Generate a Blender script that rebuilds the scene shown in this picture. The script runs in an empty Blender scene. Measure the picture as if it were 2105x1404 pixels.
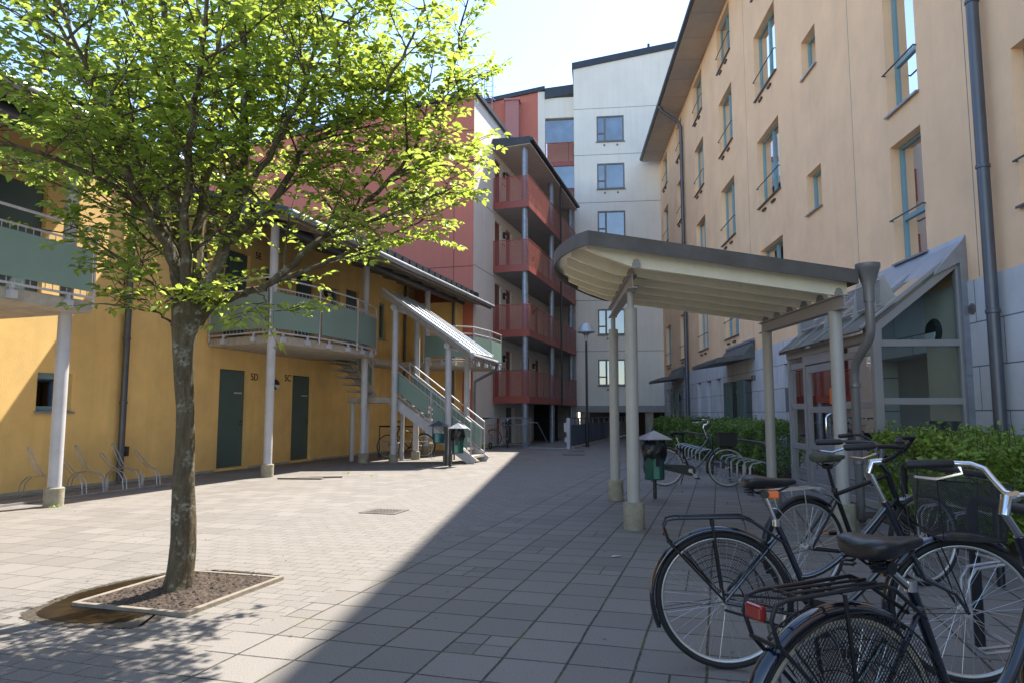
import bpy, bmesh, math, random
import numpy as np
from mathutils import Vector, Matrix
R_ = math.radians
S = bpy.context.scene
COL = S.collection
random.seed(7)
rng = np.random.default_rng(11)

# ---------------------------------------------------------------- camera
EYE = 1.30
PITCH = math.atan(147 / 1460)
cam = bpy.data.cameras.new("camera")
cam.sensor_width = 36.0
cam.lens = 1460 / 2105 * 36
cam.clip_end = 600
cam.clip_start = .05
camo = bpy.data.objects.new("camera", cam)
COL.objects.link(camo)
camo.location = (0, 0, EYE)
camo.rotation_euler = (math.pi / 2 + PITCH, 0, 0)
S.camera = camo

# ---------------------------------------------------------------- sky, sun, exposure
SUN_AZ, SUN_EL = R_(36), R_(53.8)
W = bpy.data.worlds.new("World")
S.world = W
W.use_nodes = True
wn = W.node_tree
bg = wn.nodes["Background"]
sky = wn.nodes.new("ShaderNodeTexSky")
sky.sky_type = 'NISHITA'
sky.sun_disc = False
sky.sun_elevation = SUN_EL
sky.sun_rotation = SUN_AZ
sky.air_density = 1.0
sky.dust_density = 0.35
sky.ozone_density = 1.0
wn.links.new(sky.outputs[0], bg.inputs[0])
bg.inputs[1].default_value = 0.15
sl = bpy.data.lights.new("sun", 'SUN')
sl.energy = 4.5
sl.angle = R_(0.55)
sl.color = (1.0, .93, .82)
so = bpy.data.objects.new("sun", sl)
COL.objects.link(so)
_d = Vector((-math.sin(SUN_AZ) * math.cos(SUN_EL), -math.cos(SUN_AZ) * math.cos(SUN_EL), -math.sin(SUN_EL)))
so.rotation_euler = _d.to_track_quat('-Z', 'Y').to_euler()
so.location = (10, 14, 30)
S.view_settings.view_transform = 'Standard'
S.view_settings.look = 'None'
S.view_settings.gamma = 1
S.view_settings.exposure = 1.45
S.cycles.max_bounces = 8
S.cycles.diffuse_bounces = 5
S.cycles.transparent_max_bounces = 24

# ---------------------------------------------------------------- frames: u across, v along, z up
ANG = {'W': 0.0, 'L': 16.2, 'R': 3.8, 'B': 7.0}
def world(fr, u, v, z=0):
    a = R_(ANG[fr])
    return Vector((u * math.cos(a) + v * math.sin(a), -u * math.sin(a) + v * math.cos(a), z))
def local(fr, x, y):
    a = R_(ANG[fr])
    return (x * math.cos(a) - y * math.sin(a), x * math.sin(a) + y * math.cos(a))

# ---------------------------------------------------------------- mesh collector
class MB:
    def __init__(s): s.v = []; s.f = []
    def add(s, vs, fs):
        n = len(s.v); s.v += [tuple(p) for p in vs]; s.f += [tuple(n + i for i in f) for f in fs]; return s
    def quad(s, a, b, c, d): return s.add([a, b, c, d], [(0, 1, 2, 3)])
    def poly(s, pts): return s.add(pts, [tuple(range(len(pts)))])
    def box(s, x0, x1, y0, y1, z0, z1):
        return s.add([(x0, y0, z0), (x1, y0, z0), (x1, y1, z0), (x0, y1, z0), (x0, y0, z1), (x1, y0, z1), (x1, y1, z1), (x0, y1, z1)],
                     [(3, 2, 1, 0), (4, 5, 6, 7), (0, 1, 5, 4), (1, 2, 6, 5), (2, 3, 7, 6), (3, 0, 4, 7)])
    def prism(s, pts, z0, z1):
        n = len(pts)
        zf0 = z0 if callable(z0) else (lambda x, y: z0)
        zf1 = z1 if callable(z1) else (lambda x, y: z1)
        vs = [(x, y, zf0(x, y)) for x, y in pts] + [(x, y, zf1(x, y)) for x, y in pts]
        fs = [tuple(range(n - 1, -1, -1)), tuple(range(n, 2 * n))] + [(i, (i + 1) % n, n + (i + 1) % n, n + i) for i in range(n)]
        return s.add(vs, fs)
    def extr(s, pts, d):     # 3d polygon extruded by vector d
        n = len(pts); d = Vector(d)
        vs = [Vector(p) for p in pts] + [Vector(p) + d for p in pts]
        return s.add(vs, [tuple(range(n - 1, -1, -1)), tuple(range(n, 2 * n))] + [(i, (i + 1) % n, n + (i + 1) % n, n + i) for i in range(n)])
    def beam(s, p, q, w, h, up=(0, 0, 1)):
        p, q = Vector(p), Vector(q); t = (q - p).normalized(); up = Vector(up)
        a = t.cross(up)
        if a.length < 1e-4: a = t.cross(Vector((1, 0, 0)))
        a.normalize(); b = a.cross(t)
        a *= w / 2; b *= h / 2
        vs = [p - a - b, p + a - b, p + a + b, p - a + b, q - a - b, q + a - b, q + a + b, q - a + b]
        return s.add(vs, [(0, 1, 2, 3), (7, 6, 5, 4), (0, 4, 5, 1), (1, 5, 6, 2), (2, 6, 7, 3), (3, 7, 4, 0)])
    def tube(s, pts, r, n=8, cap=True, closed=False):
        pts = [Vector(p) for p in pts]; m = len(pts)
        rs = r if isinstance(r, (list, tuple)) else [r] * m
        base = len(s.v); prev = None
        for i, p in enumerate(pts):
            if closed: t = pts[(i + 1) % m] - pts[i - 1]
            else: t = pts[min(i + 1, m - 1)] - pts[max(i - 1, 0)]
            t.normalize()
            if prev is None:
                a = t.cross(Vector((0, 0, 1)))
                if a.length < .05: a = t.cross(Vector((1, 0, 0)))
            else:
                a = prev - t * prev.dot(t)
                if a.length < 1e-5: a = t.orthogonal()
            a.normalize(); prev = a; b = t.cross(a)
            for k in range(n):
                th = 2 * math.pi * k / n
                s.v.append(tuple(p + (a * math.cos(th) + b * math.sin(th)) * rs[i]))
        for i in range(m if closed else m - 1):
            j = (i + 1) % m
            for k in range(n):
                l = (k + 1) % n
                s.f.append((base + i * n + k, base + i * n + l, base + j * n + l, base + j * n + k))
        if cap and not closed:
            s.f.append(tuple(base + k for k in range(n - 1, -1, -1)))
            s.f.append(tuple(base + (m - 1) * n + k for k in range(n)))
        return s
    def lathe(s, prof, c=(0, 0, 0), n=20, axis='z'):
        base = len(s.v)
        for r, h in prof:
            for k in range(n):
                th = 2 * math.pi * k / n; x, y = r * math.cos(th), r * math.sin(th)
                p = (x, y, h) if axis == 'z' else ((h, x, y) if axis == 'x' else (y, h, x))
                s.v.append((c[0] + p[0], c[1] + p[1], c[2] + p[2]))
        for i in range(len(prof) - 1):
            for k in range(n):
                l = (k + 1) % n
                s.f.append((base + i * n + k, base + i * n + l, base + (i + 1) * n + l, base + (i + 1) * n + k))
        s.f.append(tuple(base + k for k in range(n - 1, -1, -1)))
        s.f.append(tuple(base + (len(prof) - 1) * n + k for k in range(n)))
        return s
    def face_grid(s, P, A, B, N, a0, a1, b0, b1, holes, top=None):
        """wall sheet with recessed openings; holes = (a0,a1,b0,b1,depth); N points into the wall"""
        P, A, B, N = Vector(P), Vector(A), Vector(B), Vector(N)
        as_ = sorted({a0, a1, *[h[0] for h in holes], *[h[1] for h in holes]})
        bs_ = sorted({b0, b1, *[h[2] for h in holes], *[h[3] for h in holes]})
        W_ = lambda a, b, d=0: P + A * a + B * b + N * d
        for i in range(len(as_) - 1):
            for j in range(len(bs_) - 1):
                ca, cb = (as_[i] + as_[i + 1]) / 2, (bs_[j] + bs_[j + 1]) / 2
                if any(h[0] < ca < h[1] and h[2] < cb < h[3] for h in holes): continue
                s.quad(W_(as_[i], bs_[j]), W_(as_[i + 1], bs_[j]), W_(as_[i + 1], bs_[j + 1]), W_(as_[i], bs_[j + 1]))
        for h in holes:
            x0, x1, y0, y1, d = h
            s.quad(W_(x0, y0), W_(x0, y0, d), W_(x0, y1, d), W_(x0, y1))
            s.quad(W_(x1, y0), W_(x1, y1), W_(x1, y1, d), W_(x1, y0, d))
            s.quad(W_(x0, y1), W_(x0, y1, d), W_(x1, y1, d), W_(x1, y1))
            s.quad(W_(x0, y0), W_(x1, y0), W_(x1, y0, d), W_(x0, y0, d))
        return s

ORG = {}
def pieces(mb):
    p = list(range(len(mb.v)))
    def find(i):
        while p[i] != i: p[i] = p[p[i]]; i = p[i]
        return i
    for f in mb.f:
        for j in f[1:]: p[find(j)] = find(f[0])
    grp = {}
    for f in mb.f: grp.setdefault(find(f[0]), []).append(f)
    out = []
    for fs in grp.values():
        ids = sorted({i for f in fs for i in f}); mp = {i: k for k, i in enumerate(ids)}
        m = MB(); m.v = [mb.v[i] for i in ids]; m.f = [tuple(mp[i] for i in f) for f in fs]; out.append(m)
    return out
def build_each(name, mb, mat, parent, **k):
    return [build(name, q, mat, parent, **k) for q in pieces(mb)]
def build(name, mb, mat, parent=None, org=None, smooth=True, fr='W', bevel=0):
    me = bpy.data.meshes.new(name)
    if org is None: org = ORG[parent] if parent else (0, 0, 0)
    vs = [(x - org[0], y - org[1], z - org[2]) for x, y, z in mb.v]
    me.from_pydata(vs, [], mb.f)
    if mat is not None: me.materials.append(mat)
    if smooth and len(me.polygons):
        me.polygons.foreach_set('use_smooth', [True] * len(me.polygons))
        me.set_sharp_from_angle(angle=R_(38))
    me.update()
    o = bpy.data.objects.new(name, me)
    COL.objects.link(o)
    ORG[o] = tuple(org)
    if parent: o.parent = parent
    else:
        o.location = world(fr, *org); o.rotation_euler = (0, 0, -R_(ANG[fr]))
    if bevel:
        m = o.modifiers.new('bevel', 'BEVEL'); m.width = bevel; m.segments = 2; m.limit_method = 'ANGLE'
    return o
def tag(o, label=None, cat=None, group=None, kind=None):
    if label: o['label'] = label
    if cat: o['category'] = cat
    if group: o['group'] = group
    if kind: o['kind'] = kind
    return o
def thing(name, label, cat, org=(0, 0, 0), fr='W', group=None, rot=None):
    o = bpy.data.objects.new(name, None)
    o.empty_display_size = .2
    COL.objects.link(o)
    o.location = world(fr, *org); o.rotation_euler = (0, 0, -R_(ANG[fr]) if rot is None else rot)
    ORG[o] = tuple(org) if rot is None else (0, 0, 0)
    return tag(o, label, cat, group)
def copy_tree(o, parent=None):
    c = o.copy(); COL.objects.link(c); ORG[c] = ORG[o]
    if parent: c.parent = parent
    for ch in list(o.children): copy_tree(ch, c)
    return c
def text_mesh(txt, size, depth=.004):
    cu = bpy.data.curves.new('lettering', 'FONT'); cu.body = txt; cu.size = size; cu.extrude = depth; cu.align_x = 'LEFT'
    ob = bpy.data.objects.new('lettering', cu); COL.objects.link(ob)
    me = bpy.data.meshes.new_from_object(ob.evaluated_get(bpy.context.evaluated_depsgraph_get()))
    bpy.data.objects.remove(ob); bpy.data.curves.remove(cu)
    return me
def lettering(name, txt, size, mat, parent, loc, xdir, ydir, depth=.004):
    """flat lettering at frame point loc, reading along xdir, up along ydir"""
    me = text_mesh(txt, size, depth)
    X, Y = Vector(xdir).normalized(), Vector(ydir).normalized(); Z = X.cross(Y)
    o_ = ORG[parent]
    m = Matrix((X, Y, Z)).transposed().to_4x4(); m.translation = Vector(loc) - Vector(o_)
    me.transform(m); me.materials.clear(); me.materials.append(mat)
    o = bpy.data.objects.new(name, me); COL.objects.link(o); o.parent = parent; ORG[o] = o_
    return o

# ---------------------------------------------------------------- materials
def nodes(name):
    m = bpy.data.materials.new(name); m.use_nodes = True
    nt = m.node_tree
    return m, nt, nt.nodes["Principled BSDF"], nt.nodes["Material Output"]
def N(nt, t, **k):
    n = nt.nodes.new('ShaderNode' + t)
    for a, b in k.items():
        if a.startswith('i_'): n.inputs[int(a[2:])].default_value = b
        else: setattr(n, a, b)
    return n
def math_(nt, op, a, b=None, c=None):
    n = N(nt, 'Math', operation=op)
    for i, x in enumerate((a, b, c)):
        if x is None: continue
        if isinstance(x, (int, float)): n.inputs[i].default_value = x
        else: nt.links.new(x, n.inputs[i])
    return n.outputs[0]
def mixc(nt, f, a, b, blend='MIX'):
    n = N(nt, 'Mix', data_type='RGBA', blend_type=blend)
    for i, x in ((0, f), (6, a), (7, b)):
        if isinstance(x, (int, float)): n.inputs[i].default_value = x
        elif isinstance(x, tuple): n.inputs[i].default_value = (*x, 1) if len(x) == 3 else x
        else: nt.links.new(x, n.inputs[i])
    return n.outputs[2]
def noise(nt, vec, scale, detail=4, rough=.6):
    n = N(nt, 'TexNoise'); n.inputs['Scale'].default_value = scale; n.inputs['Detail'].default_value = detail; n.inputs['Roughness'].default_value = rough
    if vec is not None: nt.links.new(vec, n.inputs['Vector'])
    return n.outputs[0]
def ramp(nt, f, lo, hi):
    n = N(nt, 'MapRange'); n.inputs[1].default_value = lo; n.inputs[2].default_value = hi
    nt.links.new(f, n.inputs[0]); return n.outputs[0]
def objco(nt, scale=None):
    c = N(nt, 'TexCoord').outputs['Object']
    if scale:
        m = N(nt, 'Mapping'); m.inputs['Scale'].default_value = scale; nt.links.new(c, m.inputs[0]); c = m.outputs[0]
    return c
def bumpn(nt, bs, h, strength, dist=.01):
    b = N(nt, 'Bump'); b.inputs['Strength'].default_value = strength; b.inputs['Distance'].default_value = dist
    nt.links.new(h, b.inputs['Height']); nt.links.new(b.outputs[0], bs.inputs['Normal'])
def mk(name, col, rough=.6, metal=0., var=.15, vs=2.5, bump=0., bs=60., streak=0., dirt=None, coat=0., spec=None, rvar=.1):
    m, nt, p, out = nodes(name)
    co = objco(nt)
    n1 = noise(nt, co, vs, 6)
    f = ramp(nt, n1, .3, .7)
    dark = tuple(c * (1 - var) for c in col); lite = tuple(min(1, c * (1 + var * .7)) for c in col)
    c = mixc(nt, f, dark, lite)
    if streak:
        sc = objco(nt, (2.2, 2.2, .16)); ns = ramp(nt, noise(nt, sc, 2.0, 7, .7), .48, .75)
        c = mixc(nt, math_(nt, 'MULTIPLY', ns, streak), c, tuple(x * .55 for x in col))
    if dirt:
        nd = ramp(nt, noise(nt, co, vs * 6, 5), .56, .72)
        c = mixc(nt, math_(nt, 'MULTIPLY', nd, dirt), c, tuple(x * .4 for x in col))
    nt.links.new(c, p.inputs['Base Color'])
    r = math_(nt, 'MULTIPLY_ADD', n1, rvar * 2, rough - rvar)
    nt.links.new(r, p.inputs['Roughness'])
    p.inputs['Metallic'].default_value = metal
    p.inputs['Coat Weight'].default_value = coat
    p.inputs['Coat Roughness'].default_value = .06
    if spec is not None: p.inputs['Specular IOR Level'].default_value = spec
    if bump: bumpn(nt, p, noise(nt, co, bs, 3), bump)
    return m

def glass_mat(name, tint=(.016, .022, .026), rough=.02, spec=1.0, ior=1.75):
    m, nt, p, out = nodes(name)
    co = objco(nt)
    c = mixc(nt, ramp(nt, noise(nt, co, .9, 2), .4, .65), tint, tuple(x * 2.2 for x in tint))
    nt.links.new(c, p.inputs['Base Color'])
    p.inputs['Roughness'].default_value = rough; p.inputs['IOR'].default_value = ior; p.inputs['Specular IOR Level'].default_value = spec
    bumpn(nt, p, noise(nt, co, 1.4, 1), .035, .05)
    return m
def thin_glass(name, tint=(.75, .86, .86), refl=.12, ior=1.55):
    m, nt, p, out = nodes(name)
    nt.nodes.remove(p)
    tr = N(nt, 'BsdfTransparent'); tr.inputs[0].default_value = (*tint, 1)
    gl = N(nt, 'BsdfGlossy'); gl.inputs['Roughness'].default_value = .015
    fr = N(nt, 'Fresnel'); fr.inputs[0].default_value = ior
    mx = N(nt, 'MixShader')
    nt.links.new(math_(nt, 'ADD', fr.outputs[0], refl), mx.inputs[0]); nt.links.new(tr.outputs[0], mx.inputs[1]); nt.links.new(gl.outputs[0], mx.inputs[2])
    nt.links.new(mx.outputs[0], out.inputs[0])
    return m
def mesh_mat(name, col, cell, open_, rough=.4, axes='xz', diag=True):
    """perforated or woven sheet: procedural openings in object space"""
    m, nt, p, out = nodes(name)
    p.inputs['Base Color'].default_value = (*col, 1); p.inputs['Roughness'].default_value = rough
    sx = N(nt, 'SeparateXYZ'); nt.links.new(objco(nt), sx.inputs[0])
    if axes == 'sum':
        a = math_(nt, 'ADD', sx.outputs[0], sx.outputs[1]); b = sx.outputs[2]
    else:
        a, b = sx.outputs['xyz'.index(axes[0])], sx.outputs['xyz'.index(axes[1])]
    if diag: a, b = math_(nt, 'ADD', a, b), math_(nt, 'SUBTRACT', a, b)
    def cellf(x):
        f = math_(nt, 'FRACT', math_(nt, 'MULTIPLY', x, 1 / cell)); return math_(nt, 'ABSOLUTE', math_(nt, 'SUBTRACT', f, .5))
    mx = math_(nt, 'MAXIMUM', cellf(a), cellf(b))
    hole = math_(nt, 'LESS_THAN', mx, open_ / 2)
    tr = N(nt, 'BsdfTransparent'); ms = N(nt, 'MixShader')
    nt.links.new(hole, ms.inputs[0]); nt.links.new(p.outputs[0], ms.inputs[1]); nt.links.new(tr.outputs[0], ms.inputs[2])
    nt.links.new(ms.outputs[0], out.inputs[0])
    return m

MT = {}
MT['yellow'] = mk('yellow_render', (.88, .59, .225), .9, var=.13, vs=1.3, bump=.5, bs=75, streak=.2, dirt=.06)
MT['peach'] = mk('peach_render', (.90, .575, .345), .9, var=.10, vs=.9, bump=.3, bs=75, streak=.13, dirt=.04)
MT['white'] = mk('white_render', (.83, .765, .68), .85, var=.07, vs=.6, bump=.15, bs=60, streak=.2)
MT['red'] = mk('red_render', (.55, .175, .125), .85, var=.08, vs=.6, bump=.15, bs=60, streak=.22)
MT['pinkred'] = mk('pale_red_metal', (.42, .18, .17), .7, var=.05)
MT['soffit'] = mk('soffit_board', (.52, .45, .39), .8, var=.08)
MT['greysoffit'] = mk('grey_concrete', (.34, .33, .325), .85, var=.12, bump=.15)
MT['roof'] = mk('dark_roof_metal', (.045, .052, .065), .45, metal=.3, var=.2)
MT['pipe'] = mk('dark_pipe', (.11, .115, .135), .4, metal=.4, var=.15)
MT['galv'] = mk('galvanised_steel', (.42, .43, .46), .42, metal=.75, var=.22, vs=7, rvar=.12)
MT['greypaint'] = mk('grey_painted_steel', (.50, .50, .53), .5, metal=.0, var=.12, vs=3, dirt=.15)
MT['bluegalv'] = mk('bluish_galvanised_steel', (.30, .35, .43), .45, metal=.6, var=.25, vs=6)
MT['concrete'] = mk('concrete', (.43, .39, .33), .9, var=.22, vs=5, bump=.35, bs=45, streak=.35, dirt=.3)
MT['footing'] = mk('mossy_concrete', (.34, .31, .235), .92, var=.3, vs=7, bump=.5, bs=40, streak=.3, dirt=.45)
MT['teal'] = mk('teal_paint', (.085, .135, .130), .45, var=.1)
MT['tealframe'] = mk('blue_green_frame', (.20, .33, .37), .45, var=.08)
MT['greenpanel'] = mk('green_panel', (.205, .305, .265), .38, var=.07, vs=1.2, streak=.10)
MT['reddoor'] = mk('red_door', (.20, .045, .035), .5, var=.08)
MT['redrail'] = mk('red_railing', (.32, .07, .055), .45, var=.1)
MT['redmesh'] = mesh_mat('red_perforated_sheet', (.32, .075, .056), .016, .67, axes='sum', diag=False)
MT['lampblack'] = mk('black_lamp_housing', (.02, .022, .026), .4, var=.1)
MT['opal'] = mk('opal_lamp_glass', (.72, .72, .72), .35, var=.03)
MT['glass'] = None
MT['glass_back'] = glass_mat('window_glass_dark', (.05, .075, .11), .02, 1.0, 1.9)
MT['curtain'] = mk('white_curtain', (.6, .6, .6), .9, var=.08)
MT['brownframe'] = mk('grey_brown_frame', (.16, .145, .135), .5, var=.08)
MT['porch'] = mk('grey_brown_painted_steel', (.30, .285, .28), .42, var=.08, vs=2)
MT['canopysteel'] = mk('canopy_painted_steel', (.40, .385, .36), .42, var=.10, vs=2, dirt=.12)
MT['cream'] = mk('cream_painted_wood', (.88, .82, .66), .6, var=.07, streak=.1, dirt=.15)
MT['fascia'] = mk('dark_fascia_metal', (.11, .107, .105), .5, metal=.2, var=.25, vs=4, streak=.3)
MT['flash'] = mk('zinc_flashing', (.34, .36, .40), .38, metal=.5, var=.18, vs=3)
MT['pglass'] = thin_glass('porch_glass', (.84, .93, .93), .0, 1.16)
MT['glass'] = thin_glass('window_glass', (.62, .70, .72), .22, 1.8)
MT['roofglass'] = thin_glass('dusty_roof_glass', (.66, .68, .62), .02)
MT['dark'] = mk('interior_shade', (.012, .012, .014), .9, var=.1)  # near-black colour that stands in for shade inside rooms and hollows
MT['blackmetal'] = mk('black_painted_metal', (.016, .018, .024), .35, var=.2, vs=6)
MT['bluefence'] = mk('blue_grey_fence', (.085, .11, .165), .5, var=.15)
MT['plate'] = mk('white_plate', (.55, .55, .54), .5, var=.03)
MT['black_letters'] = mk('black_letters', (.02, .018, .016), .5, var=.02)
MT['timber'] = mk('grey_timber', (.25, .215, .175), .9, var=.25, vs=9, bump=.4, bs=30, dirt=.3)
MT['beige'] = mk('beige_inner_wall', (.50, .45, .37), .9, var=.05)

# ================================================================= GROUND
def paving_mat():
    m, nt, p, out = nodes('concrete_paving')
    co = objco(nt)
    wob = N(nt, 'TexNoise'); wob.inputs['Scale'].default_value = 2.2; wob.inputs['Detail'].default_value = 3
    nt.links.new(co, wob.inputs['Vector'])
    wc = N(nt, 'VectorMath', operation='SUBTRACT'); nt.links.new(wob.outputs[1], wc.inputs[0]); wc.inputs[1].default_value = (.5, .5, .5)
    ws = N(nt, 'VectorMath', operation='SCALE'); nt.links.new(wc.outputs[0], ws.inputs[0]); ws.inputs['Scale'].default_value = .02
    wv = N(nt, 'VectorMath', operation='ADD'); nt.links.new(co, wv.inputs[0]); nt.links.new(ws.outputs[0], wv.inputs[1])
    def brick(w, h, off, mort, rot=False, shift=(0, 0, 0)):
        mp = N(nt, 'Mapping'); nt.links.new(wv.outputs[0], mp.inputs[0]); mp.inputs['Location'].default_value = shift
        if rot: mp.inputs['Rotation'].default_value = (0, 0, math.pi / 2)
        b = N(nt, 'TexBrick', offset=off, offset_frequency=2, squash=1)
        nt.links.new(mp.outputs[0], b.inputs['Vector'])
        b.inputs['Color1'].default_value = (.0, .0, .0, 1); b.inputs['Color2'].default_value = (1, 1, 1, 1); b.inputs['Mortar'].default_value = (.5, .5, .5, 1)
        b.inputs['Scale'].default_value = 1; b.inputs['Mortar Size'].default_value = mort; b.inputs['Mortar Smooth'].default_value = .35
        b.inputs['Brick Width'].default_value = w; b.inputs['Row Height'].default_value = h
        return b
    big = brick(.35, .35, 0, .0088, shift=(.10, .07, 0))
    half = brick(.175, .175, 0, .006, shift=(.10, .07, 0))
    left = brick(.35, .35, .5, .0055, shift=(.03, .0, 0))
    small = brick(.21, .14, .5, .0045)
    sx = N(nt, 'SeparateXYZ'); nt.links.new(wv.outputs[0], sx.inputs[0])
    u, v = sx.outputs[0], sx.outputs[1]
    # which big slabs are split into four
    def cell(x, o): return math_(nt, 'FLOOR', math_(nt, 'MULTIPLY', math_(nt, 'ADD', x, o), 1 / .35))
    cv = N(nt, 'CombineXYZ'); nt.links.new(cell(u, .10), cv.inputs[0]); nt.links.new(cell(v, .07), cv.inputs[1])
    wn_ = N(nt, 'TexWhiteNoise', noise_dimensions='2D'); nt.links.new(cv.outputs[0], wn_.inputs['Vector'])
    split = math_(nt, 'GREATER_THAN', wn_.outputs[0], .915)
    rndc = wn_.outputs[1]
    inband = math_(nt, 'MULTIPLY', math_(nt, 'GREATER_THAN', u, -4.93), math_(nt, 'LESS_THAN', u, -2.76))
    isleft = math_(nt, 'LESS_THAN', u, -4.93)
    def sel(f, a, b):
        return math_(nt, 'MULTIPLY_ADD', f, math_(nt, 'SUBTRACT', b, a), a)
    fac = sel(split, big.outputs[1], math_(nt, 'MAXIMUM', half.outputs[1], big.outputs[1]))
    fac = sel(isleft, fac, left.outputs[1]); fac = sel(inband, fac, small.outputs[1])
    def val(b):
        r = N(nt, 'RGBToBW'); nt.links.new(b.outputs[0], r.inputs[0]); return r.outputs[0]
    rgb = N(nt, 'RGBToBW'); nt.links.new(rndc, rgb.inputs[0])
    tone = sel(split, rgb.outputs[0], val(half)); tone = sel(isleft, tone, val(left)); tone = sel(inband, tone, val(small))
    nl = noise(nt, co, .55, 5); nf = noise(nt, co, 130, 2, .7); nm = noise(nt, co, 9, 5)
    base = mixc(nt, tone, (.142, .128, .116), (.222, .203, .186))
    base = mixc(nt, math_(nt, 'MULTIPLY', inband, .5), base, (.194, .176, .161))
    base = mixc(nt, math_(nt, 'MULTIPLY', ramp(nt, nl, .42, .72), .38), base, (.17, .155, .14))
    base = mixc(nt, math_(nt, 'MULTIPLY', ramp(nt, nm, .55, .75), .30), base, (.15, .14, .125))
    base = mixc(nt, .30, base, mixc(nt, ramp(nt, nf, .3, .7), (.06, .058, .055), (.46, .43, .40)))
    spots = ramp(nt, noise(nt, co, 34, 2, .5), .71, .735)
    base = mixc(nt, math_(nt, 'MULTIPLY', spots, .5), base, (.06, .055, .05))
    moss = ramp(nt, noise(nt, co, 1.6, 4, .7), .50, .64)
    joint = mixc(nt, moss, (.036, .033, .029), (.080, .092, .020))
    nsm = ramp(nt, noise(nt, co, 26, 3), .3, .6)
    jf = math_(nt, 'MULTIPLY', fac, sel(inband, math_(nt, 'MULTIPLY_ADD', nsm, .35, .65), math_(nt, 'MULTIPLY_ADD', nsm, .65, .25)))
    col = mixc(nt, jf, base, joint)
    nt.links.new(col, p.inputs['Base Color'])
    p.inputs['Roughness'].default_value = .82
    p.inputs['Specular IOR Level'].default_value = .35
    h = math_(nt, 'ADD', math_(nt, 'MULTIPLY', fac, -1.0), math_(nt, 'ADD', math_(nt, 'MULTIPLY', nf, .22), math_(nt, 'MULTIPLY', tone, .25)))
    bumpn(nt, p, h, .55, .006)
    return m
MT['paving'] = paving_mat()
g = MB()

# tree pit rectangle in the L frame (opening in the paving is covered by the pit's own soil and edging)
PIT = (-4.21, -3.36, 3.97, 4.97)
XS = [-90, PIT[0], PIT[1], 90]; YS = [-30, PIT[2], PIT[3], 130]
for i in range(3):
    for j in range(3):
        if i == 1 and j == 1: continue
        g.quad((XS[i], YS[j], 0), (XS[i + 1], YS[j], 0), (XS[i + 1], YS[j + 1], 0), (XS[i], YS[j + 1], 0))
tag(build('ground', g, MT['paving'], fr='L', smooth=False), kind='structure')

# ================================================================= LEFT YELLOW BUILDING
YB = thing('yellow_building', 'long yellow rendered block with green doors and roofed upper walkway on grey posts', 'building', (-10.86, 8, 0), 'L')
UW = -10.86
doors = [(13.62, 14.62, 0.06, 2.31), (16.5, 17.44, 0.06, 2.31)]
updoors = [(13.66, 14.56, 3.05, 5.1), (16.53, 17.42, 3.05, 5.1), (19.2, 20.0, 3.05, 5.1), (8.2, 9.1, 3.05, 5.1)]
smallw = [(9.13, 9.80, 1.33, 1.98), (18.3, 18.83, 4.0, 4.98), (21.42, 21.99, 3.75, 5.02), (15.2, 15.75, 4.0, 4.95)]
holes = [(a, b, c, d, .10) for a, b, c, d in doors + updoors] + [(a, b, c, d, .16) for a, b, c, d in smallw]
b = MB().face_grid((UW, 0, 0), (0, 1, 0), (0, 0, 1), (-1, 0, 0), -9, 24.36, 0, 6.0, holes)
b.quad((UW, -9, 0), (UW - 9, -9, 0), (UW - 9, -9, 7.6), (UW, -9, 6.0))
b.quad((UW, 24.36, 0), (UW, 24.36, 6.0), (UW - 9, 24.36, 7.6), (UW - 9, 24.36, 0))
b.quad((UW - 9, -9, 0), (UW - 9, 24.36, 0), (UW - 9, 24.36, 7.6), (UW - 9, -9, 7.6))
build('wall', b, MT['yellow'], YB)
pl = MB()
pl.box(UW + .002, UW + .05, -9, 13.5, 0, .05); pl.box(UW + .002, UW + .05, 14.75, 16.4, 0, .05); pl.box(UW + .002, UW + .05, 17.55, 24.3, 0, .05)
build('plinth', pl, MT['concrete'], YB)
def zroof(u): return 5.17 + (-7.9 - u) * .268
GAP = (10.25, 11.7)
rf = MB(); un = MB(); gu = MB()
for v0, v1 in ((-9, GAP[0]), (GAP[1], 24.6)):
    rf.extr([(-7.92, v0, zroof(-7.92) + .10), (UW - 9.3, v0, zroof(UW - 9.3) + .10), (UW - 9.3, v0, zroof(UW - 9.3)), (-7.92, v0, zroof(-7.92))], (0, v1 - v0, 0))
    k = 0; v = v0 + .3
    while v < v1 - .2:                         # standing seams of the sheet roof
        rf.beam((-8.0, v, zroof(-8.0) + .118), (-14, v, zroof(-14) + .118), .025, .035); v += .55
    v = v0 + .5
    while v < v1:                              # rafters under the overhang
        un.beam((-8.0, v, zroof(-8.0) - .06), (UW + .02, v, zroof(UW) - .06), .07, .11); v += 1.05
    gu.tube([(-7.86, v0, 5.17), (-7.86, v1, 5.17)], .065, 10)
    un.beam((-7.95, v0, 5.12), (-7.95, v1, 5.12), .03, .12)
rf.box(UW - 9.3, UW - .1, GAP[0], GAP[1], zroof(UW - .1) + .02, zroof(UW - .1) + .3)
ro = build('roof', rf, MT['roof'], YB, smooth=False)
build_each('rafter', un, MT['timber'], YB, smooth=False)
build_each('gutter', gu, MT['flash'], YB)
sg = MB()
for k in range(22): sg.box(-8.45, -8.3, 14 + k * .47, 14 + k * .47 + .36, zroof(-8.4) + .12, zroof(-8.4) + .32)
build('snow_guard', sg, MT['roof'], ro, smooth=False)
for v0, v1 in ((3, GAP[0] - .1), (GAP[1] + .1, 24.45)):
    build('roof_beam', MB().tube([(-9.02, v0, 5.32), (-9.02, v1, 5.32)], .105, 14), MT['pipe'], YB)
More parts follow.
